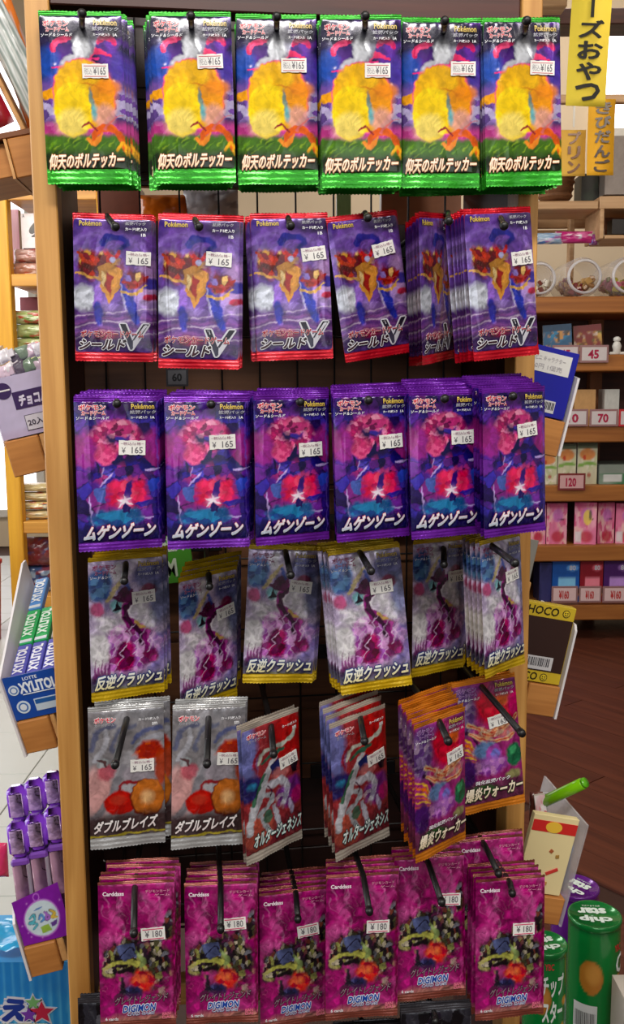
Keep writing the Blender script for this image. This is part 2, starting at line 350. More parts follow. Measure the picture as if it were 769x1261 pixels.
def art_purple(X, Y):
    a = Art(X, Y, (84, 40, 140)); a.band(-10, 30, (36, 16, 84), .9, 20)
    a.shards(15, 5, [(44, 30, 130), (96, 50, 160), (130, 60, 170), (30, 20, 80), (70, 60, 180), (150, 60, 150)], .85, None, (30, 14, 70), (1, .8))
    e = np.maximum(a.blob(12, 70, 18, 30, 2), a.blob(90, 70, 14, 30, 4)); a.mix(e * .6, (190, 60, 150))
    r = np.clip(1.4 - abs(np.hypot((X - 48) / 32, (Y - 52) / 22) - .72) * 4, 0, 1); a.shards(5, 9, [(236, 96, 150), (200, 50, 120), (250, 150, 190), (170, 40, 110)], 1, r, (150, 30, 90))
    a.shards(6, 15, [(236, 110, 160), (210, 70, 140), (250, 170, 200), (130, 30, 90)], .95, a.blob(52, 42, 24, 12, 6)); a.ell(34, 76, 13, 12, (232, 90, 140), .85, 8); a.shards(5, 19, [(240, 110, 160), (200, 60, 120)], .7, a.blob(34, 74, 14, 14, 7))
    a.poly([(42, 86), (54, 66), (56, 92)], (24, 20, 80)); a.poly([(68, 92), (80, 78), (96, 96), (78, 102)], (30, 24, 110)); a.poly([(22, 82), (30, 96), (26, 112)], (24, 18, 74))
    a.shards(9, 25, [(50, 40, 160), (26, 18, 80), (110, 50, 150), (90, 80, 200), (180, 60, 140)], .9, a.blob(50, 104, 44, 20, 9), (20, 12, 60))
    for p in ([(42, 100), (28, 116)], [(80, 96), (98, 95)], [(14, 130), (16, 168)], [(60, 158), (90, 160)], [(34, 92), (30, 104)]): a.line(p, 2, (215, 190, 255), .95, 1.5)
    a.shards(10, 33, [(225, 40, 90), (250, 90, 130), (190, 30, 100), (240, 60, 110)], 1, a.blob(60, 128, 30, 22, 12, .5))
    a.poly([(58, 112), (66, 108), (62, 136), (54, 134)], (70, 30, 140)); a.poly([(66, 140), (86, 134), (98, 140), (76, 144)], (60, 40, 160)); a.poly([(84, 112), (96, 106), (98, 122), (86, 124)], (60, 80, 200)); a.poly([(20, 120), (34, 116), (32, 138), (22, 136)], (90, 110, 190))
    a.glowspot(56, 138, 6, (255, 200, 240), 1)
    for ang in range(0, 360, 60): a.line([(56, 138), (56 + 11 * math.cos(math.radians(ang + 20)), 138 + 11 * math.sin(math.radians(ang + 20)))], 4, (255, 235, 255), 1, 1.2, True)
    a.mix(a.blob(44, 158, 40, 14, 4) * .95, (40, 116, 170)); a.shards(6, 41, [(30, 80, 140), (60, 150, 200), (50, 60, 150)], .6, a.blob(44, 158, 38, 12, 4), None, (.5, 1.6))
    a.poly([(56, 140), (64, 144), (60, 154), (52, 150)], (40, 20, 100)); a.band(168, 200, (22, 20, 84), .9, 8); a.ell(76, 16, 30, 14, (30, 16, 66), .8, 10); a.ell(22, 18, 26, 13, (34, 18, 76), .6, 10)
    a.line([(97, 0), (97, 200)], 1.6, (120, 90, 200), .6); a.mottle(7, 9, .2); return a.C
def art_yellow(X, Y):
    a = Art(X, Y, (206, 190, 222)); n = fbm(X, Y, 24, 4); a.mix(np.clip((n - .5) * 5, 0, 1), (242, 238, 246)); a.mix(np.clip((.4 - n) * 6, 0, 1), (150, 136, 200))
    a.ell(14, 38, 16, 22, (70, 120, 190), .9, 10); a.shards(8, 3, [(60, 100, 170), (120, 170, 210), (50, 60, 120)], .6, a.blob(14, 38, 18, 24)); a.ell(84, 30, 26, 18, (90, 96, 150), .8, 10); a.ell(92, 70, 12, 30, (110, 130, 180), .7, 12)
    a.line([(24, 60), (38, 40), (48, 28)], 7, (224, 206, 150), .9, 3); a.ell(36, 68, 8, 8, (130, 210, 215), .8, 6); a.ell(10, 72, 9, 10, (190, 50, 110), .8, 7)
    r = a.blob(52, 134, 46, 44, 7); a.shards(11, 13, [(220, 130, 222), (176, 70, 176), (238, 176, 238), (150, 40, 126), (196, 110, 214)], .95, r, (246, 214, 250))
    a.ell(12, 128, 13, 24, (248, 246, 250), .95, 7)
    for k in range(5): a.line([(4 + 5 * k, 172 - 6 * (k % 2)), (8 + 4 * k, 140 + 7 * (k % 2))], 6, (130, 40, 120), .9, 1.5, True)
    a.line([(84, 52), (70, 56), (60, 60), (46, 76), (52, 92), (66, 106), (76, 122), (74, 140)], 13, (150, 40, 130), 1, 2); a.line([(60, 60), (47, 76), (52, 92), (64, 106), (68, 124)], 7, (70, 16, 64), 1, 2); a.line([(66, 98), (78, 114), (78, 136)], 4, (214, 90, 190), 1, 2)
    a.line([(60, 92), (66, 100), (76, 106)], 4.5, (226, 190, 110), .95, 2); a.poly([(30, 56), (48, 44), (60, 48), (54, 66), (40, 66)], (96, 22, 80)); a.poly([(30, 74), (38, 64), (42, 74)], (30, 12, 44)); a.ell(80, 50, 12, 9, (130, 20, 70), .9, 5); a.line([(48, 34), (54, 48)], 6, (60, 90, 180), .9, 3)
    a.shards(9, 17, [(150, 16, 80), (180, 30, 110), (100, 14, 60), (120, 20, 90)], 1, a.blob(46, 142, 15, 26, 3, .15)); a.shards(8, 27, [(140, 20, 90), (190, 50, 140), (110, 30, 100)], .9, a.blob(82, 144, 13, 14, 5))
    for k in range(7):
        x, y = 22 + 70 * hsh(k, 1, 3), 112 + 46 * hsh(k, 2, 3); a.line([(x, y), (x + 7, y - 9), (x + 3, y - 16), (x + 12, y - 26)], 1.8, (240, 205, 245), .9, 1.2, False, False)
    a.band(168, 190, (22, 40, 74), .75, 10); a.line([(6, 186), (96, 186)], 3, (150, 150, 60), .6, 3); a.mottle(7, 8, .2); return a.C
def art_silver(X, Y):
    a = Art(X, Y, (140, 136, 140)); n = fbm(X, Y, 26, 4); a.mix(np.clip((n - .45) * 4, 0, 1), (176, 174, 180))
    for p, c in (([(4, 60), (14, 34), (34, 28)], (96, 100, 130)), ([(30, 60), (40, 34), (60, 30)], (110, 114, 140)), ([(58, 52), (74, 38), (96, 34)], (88, 96, 140)), ([(8, 74), (24, 50), (22, 34)], (190, 190, 200)), ([(60, 60), (80, 48), (98, 46)], (170, 170, 180))): a.line(p, 8, c, .9, 4)
    a.ell(12, 118, 18, 34, (220, 170, 168), .95, 14); a.ell(22, 92, 12, 12, (190, 80, 100), .8, 8); a.ell(18, 78, 8, 7, (170, 176, 180), .9, 3); a.line([(12, 74), (20, 76), (22, 84)], 4, (90, 24, 34), .9, 2); a.line([(46, 86), (36, 112), (20, 140), (4, 158)], 11, (146, 144, 152), .95, 4)
    a.mix(a.blob(82, 66, 22, 18, 5), (196, 66, 36)); a.shards(7, 8, [(220, 100, 40), (170, 40, 26), (150, 30, 30)], .7, a.blob(80, 64, 20, 16, 5)); a.ell(70, 96, 26, 14, (168, 160, 170), .95, 5); a.ell(95, 92, 8, 26, (196, 76, 36), .9, 6)
    a.line([(40, 118), (48, 108), (66, 110)], 5, (150, 24, 34), .95, 3); a.ell(40, 136, 20, 18, (196, 40, 34), 1, 4); a.ell(38, 132, 9, 7, (226, 90, 70), .6, 8); a.ell(76, 132, 24, 27, (120, 40, 20), 1, 3); a.ell(77, 131, 22.5, 25.5, (206, 124, 58), 1, 4); a.ell(77, 131, 9, 10, (240, 200, 150), .8, 12)
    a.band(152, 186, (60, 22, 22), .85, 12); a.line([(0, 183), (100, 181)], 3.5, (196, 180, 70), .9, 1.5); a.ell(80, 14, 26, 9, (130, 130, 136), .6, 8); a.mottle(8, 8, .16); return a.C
def art_crimson(X, Y):
    a = Art(X, Y, (160, 60, 66)); a.ell(78, 40, 34, 40, (186, 40, 40), .95, 18); a.ell(8, 40, 16, 44, (120, 130, 190), .95, 14); a.ell(10, 92, 24, 18, (34, 44, 110), .95, 10); a.ell(12, 88, 8, 5, (60, 140, 180), .8, 5)
    a.ell(80, 118, 24, 22, (120, 50, 140), .9, 12); a.ell(92, 126, 12, 12, (190, 40, 110), .8, 7); a.ell(22, 160, 26, 26, (216, 110, 90), .95, 12); a.band(150, 190, (40, 34, 54), .35, 14)
    a.line([(24, 60), (34, 46), (60, 44), (86, 38), (92, 26)], 6, (200, 206, 196), 1, 2, False); a.line([(30, 60), (50, 52), (70, 50)], 6, (60, 110, 90), 1, 2); a.line([(20, 70), (18, 54), (30, 40)], 5, (160, 30, 50), .9, 3)
    a.line([(52, 60), (38, 80), (26, 104), (12, 128), (8, 156)], 13, (206, 208, 216), 1, 3); a.line([(34, 78), (22, 98), (12, 116)], 6, (50, 110, 80), .95, 2); a.poly([(44, 68), (60, 62), (74, 74), (60, 84), (46, 82)], (40, 50, 110)); a.ell(62, 84, 16, 9, (206, 130, 130), .9, 6)
    a.line([(40, 96), (60, 94), (72, 108), (66, 130)], 13, (210, 210, 222), 1, 4); a.line([(28, 108), (44, 112), (40, 124), (22, 134)], 9, (190, 196, 204), 1, 3); a.line([(38, 96), (46, 104), (42, 112)], 3, (90, 40, 70)); a.line([(50, 130), (54, 150), (60, 170)], 9, (200, 200, 214), 1, 3); a.line([(26, 134), (34, 154), (46, 170)], 7, (196, 200, 208), 1, 3); a.line([(76, 130), (82, 150)], 7, (190, 180, 210), 1, 3); a.ell(38, 140, 8, 10, (50, 110, 90), .9, 4)
    a.shards(7, 6, [(150, 110, 180), (220, 220, 230), (90, 60, 130)], .5, a.blob(62, 120, 16, 18, 4)); a.poly([(80, 80), (96, 78), (92, 92), (84, 90)], (40, 20, 40)); a.mottle(7, 7, .2); return a.C
def art_orange(X, Y):
    a = Art(X, Y, (170, 60, 130)); a.ell(70, 40, 40, 34, (214, 30, 60), .95, 16); a.ell(78, 34, 14, 10, (226, 120, 50), .8, 10); a.ell(94, 44, 10, 22, (220, 30, 130), .8, 8); a.ell(12, 46, 20, 36, (120, 90, 150), .9, 12)
    a.shards(7, 3, [(150, 130, 170), (96, 60, 130), (190, 170, 190), (110, 70, 140)], .7, a.blob(12, 44, 22, 36))
    for k in range(6): a.line([(2, 84 + 7 * k), (14, 90 + 6 * k), (26, 104 + 4 * k)], 3, [(236, 190, 70), (226, 120, 40)][k % 2], .95, 2)
    a.line([(16, 76), (28, 92), (40, 112)], 6, (70, 20, 70), .95, 2)
    for p in ([(18, 66), (40, 76), (60, 84), (80, 76), (96, 64)], [(20, 80), (40, 92), (64, 98), (90, 90)], [(40, 82), (52, 88), (68, 86)], [(58, 80), (70, 74), (84, 70)]): a.line(p, 7, (236, 200, 150), .95, 3); a.line(p, 2.6, (200, 40, 40), .95, 2)
    a.shards(6, 5, [(240, 210, 190), (200, 60, 60), (236, 160, 120)], .5, a.blob(58, 84, 38, 14, 4)); a.ell(42, 108, 18, 14, (120, 160, 210), .9, 8); a.ell(56, 116, 13, 15, (190, 90, 190), .95, 4); a.ell(58, 117, 8, 10, (120, 130, 210), .9, 4); a.ell(50, 130, 26, 12, (180, 110, 200), .8, 10); a.shards(7, 15, [(200, 140, 220), (140, 70, 180), (226, 170, 220)], .7, a.blob(46, 134, 30, 16, 6))
    a.ell(88, 122, 13, 18, (20, 120, 80), .95, 5); a.ell(86, 116, 6, 7, (90, 190, 130), .8, 5); a.ell(12, 138, 15, 22, (60, 30, 110), .9, 8); a.ell(84, 152, 12, 7, (180, 190, 120), .8, 5); a.band(156, 190, (60, 56, 50), .65, 10); a.ell(34, 168, 22, 8, (40, 130, 50), .7, 6); a.ell(78, 16, 26, 14, (90, 60, 130), .6, 10); a.ell(22, 18, 22, 14, (110, 70, 140), .6, 10); a.mottle(7, 7, .2); return a.C
def art_magenta(X, Y):
    a = Art(X, Y, (182, 44, 128)); n = fbm(X, Y, 20, 3); a.mix(np.clip((n - .5) * 5, 0, 1), (206, 92, 160)); a.mix(np.clip((.42 - n) * 6, 0, 1), (140, 22, 100))
    for k in range(16):
        x, y = 6 + 88 * hsh(k, 1, 5), 14 + 56 * hsh(k, 2, 5); a.line([(x, y), (x + 10 * (hsh(k, 3, 5) - .3), y + 9), (x + 16 * (hsh(k, 4, 5) - .4), y + 20)], 2.4, (224, 140, 190), .65, 2, True)
    g = np.maximum.reduce([a.blob(46, 100, 42, 30, 5, .6), a.blob(80, 112, 18, 44, 9, .6), a.blob(14, 112, 12, 20, 2, .5), a.blob(92, 62, 9, 24, 7, .4)])
    a.shards(5.5, 7, [(44, 34, 40), (150, 150, 90), (86, 84, 60), (190, 180, 160), (60, 40, 60), (110, 60, 50), (30, 26, 34), (120, 120, 130)], 1, g, (28, 20, 26), (1.2, .8))
    a.poly([(22, 86), (46, 84), (50, 104), (30, 106)], (96, 106, 150)); a.line([(24, 104), (40, 90), (48, 98)], 2, (30, 30, 60)); a.line([(10, 116), (28, 108), (50, 112), (60, 118)], 6, (206, 206, 110), .95, 2); a.line([(14, 128), (6, 122), (14, 112)], 5, (200, 190, 130), .9, 2); a.line([(50, 96), (58, 108), (54, 120)], 7, (150, 170, 110), .9, 3); a.line([(26, 122), (44, 118)], 6, (20, 16, 26), .95, 2)
    a.shards(6, 12, [(214, 36, 50), (236, 70, 60), (180, 20, 60), (240, 110, 80)], 1, a.blob(56, 136, 20, 18, 8, .4)); a.glowspot(58, 134, 5, (250, 150, 90), .8); a.mix(a.blob(42, 152, 15, 11, 4), (60, 60, 120)); a.shards(5, 17, [(40, 40, 80), (110, 110, 170), (30, 26, 50)], .8, a.blob(42, 152, 15, 11, 4)); a.line([(4, 172), (18, 162), (30, 150), (30, 132)], 7, (40, 40, 56), .95, 3)
    a.band(158, 196, (196, 50, 140), .55, 14); a.ell(60, 192, 60, 10, (206, 150, 130), .85, 12); a.line([(98, 10), (98, 190)], 4, (110, 20, 60), .8, 3); a.mottle(7, 7, .22); return a.C
def art_black(X, Y):
    a = Art(X, Y, (26, 24, 30)); a.shards(14, 3, [(20, 20, 26), (60, 60, 70), (120, 120, 130), (16, 14, 20), (40, 30, 50)], .7, None, None, (1, .5)); return a.C

REL = {'green': .32, 'red': .62, 'purple': .42, 'yellow': .62, 'silver': .4, 'crimson': .6, 'orange': .62, 'magenta': .75, 'black': .5}
def paint(fn, X, Y, seed, rel=.5):
    """the flat print: the drawn masses with wandering outlines, then fine drawn lines and tonal strokes over them"""
    wx = (fbm(X, Y, 11, seed) - .5) * 5 + (fbm(X, Y, 4.5, seed + 60) - .5) * 3.4; wy = (fbm(X, Y, 11, seed + 40) - .5) * 5 + (fbm(X, Y, 4.5, seed + 70) - .5) * 3.4
    C = fn(X + wx, Y + wy)
    bx, by = X + (fbm(X, Y, 16, seed + 5) - .5) * 26, Y + (fbm(X, Y, 16, seed + 6) - .5) * 26
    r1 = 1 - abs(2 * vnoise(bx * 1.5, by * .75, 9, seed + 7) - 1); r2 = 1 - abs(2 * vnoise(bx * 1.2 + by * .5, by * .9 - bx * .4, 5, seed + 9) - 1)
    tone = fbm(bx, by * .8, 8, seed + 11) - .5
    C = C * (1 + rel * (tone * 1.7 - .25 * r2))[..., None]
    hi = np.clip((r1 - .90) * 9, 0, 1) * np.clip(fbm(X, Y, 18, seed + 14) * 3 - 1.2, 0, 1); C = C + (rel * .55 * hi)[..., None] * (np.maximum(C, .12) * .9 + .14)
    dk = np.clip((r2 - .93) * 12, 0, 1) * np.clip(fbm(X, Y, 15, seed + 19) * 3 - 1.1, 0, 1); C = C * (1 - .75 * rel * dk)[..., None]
    cid, e = voro(bx * 1.1, by * .8, 6, seed + 3); C = C * (1 + (cid[..., None] - .5) * .5 * rel)
    L = C.mean(-1, keepdims=True); C = np.clip(L + (C - L) * 1.08, 0, 1)
    return np.clip(C, 0, 1) ** 1.1
LOGO = [(.09, (255, 245, 245), (255, 235, 235)), (.03, (206, 30, 60), (196, 30, 60))]
GOLD = [(.05, (40, 36, 60), (40, 36, 60)), (.018, (226, 200, 90), (196, 160, 60))]
WHT = [(.02, (235, 235, 240), (235, 235, 240))]
GRY = [(.02, (170, 170, 180), (150, 150, 160))]
def head(logo=LOGO, sub=True, right=True):
    L = [('ポケモン', (5, 10.5, 36, 18), logo, 0, 0), ('カードゲーム', (8, 18.6, 36, 24.5), logo, 0, 0)]
    if sub: L.append(('ソード＆シールド', (2, 26, 40, 30), WHT, .2, 0))
    if right: L += [('Pokémon', (66, 10, 94, 17), GOLD, 0, 0), ('拡張パック', (64, 18.6, 96, 23.2), GRY, .1, 0)]
    L += [('カード5枚入り', (65, 26, 85, 29.5), WHT, 0, 0), ('1A', (89, 26, 94, 29.5), WHT, 0, 0)]
    return L
# name: height ratio, seals(top,bottom in art units), art, seal colour, writing: (text, (x0,y0,x1,y1), layers, shear, rise)
TYPES = {
 'green': dict(r=2.05, st=5, sb=17, art=art_green, seal=(44, 160, 30), txt=head() + [('仰天のボルテッカー', (4, 166, 96, 184), [(.10, (30, 16, 8), (30, 16, 8)), (.06, (246, 150, 60), (200, 90, 30)), (.03, (255, 250, 235), (250, 225, 180))], .3, .03)]),
 'red': dict(r=1.86, st=7, sb=12, art=art_red, seal=(206, 14, 38), txt=[('Pokémon', (8, 10, 36, 17), GOLD, 0, 0), ('拡張パック', (66, 10.5, 92, 15), GRY, .1, 0), ('カード5枚入り', (66, 18, 93, 22.5), WHT, 0, 0), ('1B', (86, 26, 92, 30), WHT, 0, 0),
   ('V', (58, 149, 95, 184), [(.05, (210, 210, 220), (200, 200, 210)), (.012, (20, 16, 30), (60, 60, 80))], .12, 0), ('ポケモンカードゲーム', (8, 158, 88, 168), [(.06, (252, 240, 240), (250, 235, 235)), (.025, (170, 16, 40), (150, 14, 40))], 0, 0),
   ('シールド', (5, 170, 66, 185), [(.10, (236, 236, 240), (225, 225, 232)), (.045, (28, 16, 24), (60, 16, 30))], .3, 0)]),
 'purple': dict(r=1.81, st=7, sb=11, art=art_purple, seal=(112, 30, 166), txt=head() + [('ムゲンゾーン', (6, 166, 92, 186), [(.10, (60, 30, 100), (16, 14, 60)), (.065, (206, 40, 50), (225, 230, 240)), (.035, (250, 240, 242), (170, 185, 205))], .4, .02)]),
 'yellow': dict(r=1.93, st=6, sb=13, art=art_yellow, seal=(216, 178, 22), txt=head([(.05, (200, 150, 180), (200, 150, 180)), (.012, (150, 50, 100), (140, 50, 100))]) + [('反逆クラッシュ', (4, 164, 96, 185), [(.10, (24, 60, 130), (16, 24, 60)), (.035, (236, 242, 246), (226, 214, 150))], .3, .02)]),
 'silver': dict(r=1.95, st=7, sb=15, art=art_silver, seal=(190, 190, 190), txt=[('ポケモン', (8, 15, 36, 23), LOGO, 0, 0), ('カードゲーム', (8, 24, 34, 28), GRY, 0, 0), ('カード5枚入り', (66, 19, 93, 23), WHT, 0, 0), ('sm', (84, 26, 91, 30), WHT, 0, 0),
   ('ダブルブレイズ', (5, 160, 90, 178), [(.09, (30, 16, 14), (30, 16, 14)), (.035, (240, 236, 236), (222, 206, 206))], .3, .04)]),
 'crimson': dict(r=1.95, st=7, sb=13, art=art_crimson, seal=(200, 190, 176), txt=[('ポケモン', (8, 13, 40, 20), LOGO, 0, 0), ('カードゲーム', (10, 21, 40, 26), GRY, 0, 0), ('カード5枚入り', (68, 17, 95, 21), WHT, 0, 0), ('sm', (86, 24, 93, 28), WHT, 0, 0),
   ('オルタージェネシス', (12, 158, 98, 179), [(.10, (16, 70, 66), (10, 40, 50)), (.03, (236, 244, 242), (196, 222, 216))], .3, .02)]),
 'orange': dict(r=1.93, st=7, sb=12, art=art_orange, seal=(222, 130, 30), txt=head([(.05, (180, 160, 200), (180, 160, 200)), (.012, (120, 60, 130), (120, 60, 130))]) + [('強化拡張パック', (22, 152, 78, 158), WHT, .2, 0), ('爆炎ウォーカー', (4, 162, 98, 182), [(.10, (40, 30, 34), (30, 60, 30)), (.03, (252, 240, 220), (226, 206, 170))], .3, .03)]),
 'magenta': dict(r=1.98, st=4, sb=9, art=art_magenta, seal=(140, 70, 56), txt=[('Carddass', (6, 13, 34, 18.5), [(.03, (240, 225, 235), (240, 225, 235))], 0, 0), ('デジモンカード', (62, 12, 94, 16), [(.0, (236, 170, 190), (236, 170, 190))], 0, 0), ('ゲーム', (74, 17.5, 94, 21), [(.0, (236, 170, 190), (236, 170, 190))], 0, 0),
   ('グレイトレジェンド', (20, 156, 90, 167), [(.07, (40, 26, 34), (40, 26, 34)), (.0, (176, 150, 160), (150, 110, 130))], .3, .05), ('DIGIMON', (30, 168, 74, 178), [(.10, (230, 236, 246), (230, 236, 246)), (.035, (20, 70, 170), (16, 60, 150))], .2, .04), ('CARD GAME', (36, 178.5, 72, 182.5), [(.05, (235, 235, 245), (235, 235, 245)), (.0, (40, 60, 140), (40, 60, 140))], .2, .02),
   ('6 cards', (7, 184, 24, 188.5), WHT, 0, 0), ('BAN', (82, 180, 93, 184.3), [(.03, (236, 120, 150), (236, 120, 150))], 0, 0), ('DAI', (82, 184.8, 93, 189), [(.03, (236, 120, 150), (236, 120, 150))], 0, 0)]),
 'black': dict(r=1.95, st=8, sb=10, art=art_black, seal=(70, 68, 74), txt=[]),
}
RANG = math.atan2(.055, .432); PW = 0.065; TH = 0.0021
INK = printed('print_ink', .32, 0, .2)
FOIL = {}
def surf_fn(tp, var):
    T = TYPES[tp]; rnd = random.Random(hash_(tp) + var * 17); h = PW * T['r']
    creases = []
    for k in range(13):
        x = rnd.uniform(-.9, .9); top = rnd.random() < .5; z = rnd.uniform(.45, .92) * (1 if top else -1); L = rnd.uniform(.15, .6); an = rnd.uniform(-.5, .5)
        creases.append((x, z, an, L, rnd.uniform(.0002, .0006) * rnd.choice((1, 1, -1)), rnd.uniform(.05, .14)))
    for k in range(4): creases.append((rnd.choice((-1, 1)) * rnd.uniform(.62, .85), rnd.uniform(-.3, .3), rnd.uniform(-.08, .08), 1.1, rnd.uniform(.0004, .0009), .07))
    ph = rnd.uniform(0, 6)
    z1 = 1 - 2 * T['st'] / 200; z0 = -1 + 2 * T['sb'] / 200
    def f(x, z):
        u = x / (PW / 2); v = z / (h / 2)
        vv = np.clip((v - z0) / (z1 - z0), 0, 1)
        e = (1 - np.clip(np.abs(u), 0, 1) ** 3.2) ** .8 * np.clip(4 * vv * (1 - vv), 0, 1) ** .42
        y = -TH * e
        for (cx, cz, an, L, am, wd) in creases:
            du = u - cx; dv = (v - cz) * T['r'] * .5 * 2
            s_, c_ = math.sin(an), math.cos(an)
            a_ = du * c_ - dv * s_; b_ = du * s_ + dv * c_
            y = y - am * np.exp(-np.abs(a_) / wd) * np.exp(-(b_ / L) ** 2) * e ** .5
        y = y - .00012 * np.sin(u * 26 + ph) * (np.exp(-vv * 16) + np.exp(-(1 - vv) * 16))
        return y
    return f, h
def hash_(s): return sum(ord(c) * (i + 3) for i, c in enumerate(s))
def foil_mats(tp):
    if tp not in FOIL:
        FOIL[tp] = (printed('wrapper_print', .2, .25, .5, .1, 150), mat('seal_foil', TYPES[tp]['seal'], .28, .45, .1, 300, .3, .3), mat('foil_back', (150, 150, 155), .35, .8))
    return FOIL[tp]
_meshes = {}
def pack_meshes(tp, var):
    if (tp, var) in _meshes: return _meshes[tp, var]
    T = TYPES[tp]; f, h = surf_fn(tp, var); wm, sm, bk = foil_mats(tp)
    z1 = h / 2 - h * T['st'] / 200; z0 = -h / 2 + h * T['sb'] / 200
    NX, NZ = 108, 184
    xs = np.linspace(-PW / 2, PW / 2, NX); zs = np.linspace(z0, z1, NZ)
    X, Z = np.meshgrid(xs, zs); Yf = f(X, Z)
    AX = (X / PW + .5) * 100; AY = (.5 - Z / h) * 200
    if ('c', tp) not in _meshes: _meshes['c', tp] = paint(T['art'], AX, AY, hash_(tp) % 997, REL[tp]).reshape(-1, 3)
    V = np.stack([X, Yf, Z], -1).reshape(-1, 3)
    idx = np.arange(NX * NZ).reshape(NZ, NX)
    Q = np.stack([idx[:-1, :-1], idx[:-1, 1:], idx[1:, 1:], idx[1:, :-1]], -1).reshape(-1, 4)
    # back sheet
    bx, bz = 10, 16; XB, ZB = np.meshgrid(np.linspace(-PW / 2, PW / 2, bx), np.linspace(z0, z1, bz))
    YB = np.clip(-f(XB, ZB), 0, TH * 1.05) * .8; VB = np.stack([XB, YB, ZB], -1).reshape(-1, 3); o = NX * NZ
    ib = np.arange(bx * bz).reshape(bz, bx) + o
    QB = np.stack([ib[:-1, :-1], ib[1:, :-1], ib[1:, 1:], ib[:-1, 1:]], -1).reshape(-1, 4)
    mb = MB(); mb.v = [tuple(r) for r in np.vstack([V, VB])]; mb.f = [tuple(r) for r in np.vstack([Q, QB])]
    cb = np.tile(lin(T['seal']) * .6, (len(VB), 1)); mb.c = np.vstack([_meshes['c', tp], cb]); mb.m = [0] * (len(Q) + len(QB))
    wrap = mb.mesh('wrapper', wm, True)
    # seals with crimp ridges and a pinked edge
    def seal(za, zb, edge_top):
        nx, nz = 45, 11; m = MB(); vs = []; fs = []
        for j in range(nz):
            for i in range(nx):
                x = -PW / 2 + PW * i / (nx - 1); t = j / (nz - 1); z = za + (zb - za) * t
                if t == 1: z += (.0006 if i % 2 else -.0002) * (1 if edge_top else -1)
                y = .00035 * math.sin(t * math.pi * 5) * (.5 if 0 < t < 1 else 0) + .0009 * math.sin(x * 90 + var * 2 + (1 if edge_top else 0)) * t - .0004 * math.sin(x * 260 + var) * t
                vs.append((x, y, z))
        for j in range(nz - 1):
            for i in range(nx - 1): fs.append((j * nx + i, j * nx + i + 1, (j + 1) * nx + i + 1, (j + 1) * nx + i))
        m.add(vs, fs, T['seal']); n = len(vs)
        return m.mesh('seal', sm, True)
    top = seal(z1, h / 2, True); bot = seal(z0, -h / 2, False)
    lt = None
    if T['txt']:
        lt = []; gr = {}
        for q in T['txt']:
            nm = 'title_lettering' if q[1][1] > 145 and q[1][3] < 188 and q[1][2] > 50 and q[1][0] < 80 else ('logo_lettering' if q[1][0] < 50 and q[1][1] < 100 else ('notice_lettering' if q[1][1] < 100 else ('corner_lettering' if q[1][0] < 50 else 'maker_lettering')))
            gr.setdefault(nm, MB()); (s, (a, b, c, d), lay, sh, ri) = q; m = gr[nm]
            text_on(m, s, (a / 100 - .5) * PW, (c / 100 - .5) * PW, (.5 - d / 200) * h, (.5 - b / 200) * h, lay, f, sh, 0, rise=ri, eps=.0003 + .0001 * T['txt'].index(q))
        lt = [(k, v.mesh(k, INK)) for k, v in gr.items()]
    _meshes[tp, var] = (wrap, top, bot, lt, f, h); return _meshes[tp, var]

# pose of a flat pack whose four corners show at the given pixels
def solve(corners, w_, h_, yaw0):
    loc = np.array([(-w_ / 2, 0, h_ / 2), (w_ / 2, 0, h_ / 2), (w_ / 2, 0, -h_ / 2), (-w_ / 2, 0, -h_ / 2)])
    hp = (corners[3][1] + corners[2][1] - corners[0][1] - corners[1][1]) / 2
    Y = F * h_ / hp; c = at(sum(p[0] for p in corners) / 4, sum(p[1] for p in corners) / 4, Y)
    p = np.array([c.x, c.y, c.z, yaw0, 0.0, 0.0, 1.0, 1.0])
    def mtx(p):
        cy, sy, cp, sp, cr, sr = math.cos(p[3]), math.sin(p[3]), math.cos(p[4]), math.sin(p[4]), math.cos(p[5]), math.sin(p[5])
        Rz = np.array([[cy, -sy, 0], [sy, cy, 0], [0, 0, 1]]); Rx = np.array([[1, 0, 0], [0, cp, -sp], [0, sp, cp]]); Ry = np.array([[cr, 0, sr], [0, 1, 0], [-sr, 0, cr]])
        return Rz @ Rx @ Ry
    def res(p):
        R = mtx(p); r = []
        for l, c in zip(loc, corners):
            x, y = proj(R @ (l * np.array([p[6], 1, p[7]])) + p[:3]); r += [x - c[0], y - c[1]]
        return np.array(r + [p[4] * 45, (p[3] - yaw0) * 14, (p[6] - 1) * 220, (p[7] - 1) * 220, p[5] * 4])
    lam = 1e-2; r = res(p)
    for _ in range(60):
        J = np.zeros((len(r), 8))
        for k in range(8):
            q = p.copy(); q[k] += 1e-5; J[:, k] = (res(q) - r) / 1e-5
        d = np.linalg.solve(J.T @ J + lam * np.diag(np.diag(J.T @ J) + 1e-6), -J.T @ r); q = p + d; rq = res(q)
        if rq @ rq < r @ r: p, r, lam = q, rq, lam * .5
        else: lam *= 4
    return p, mtx(p)

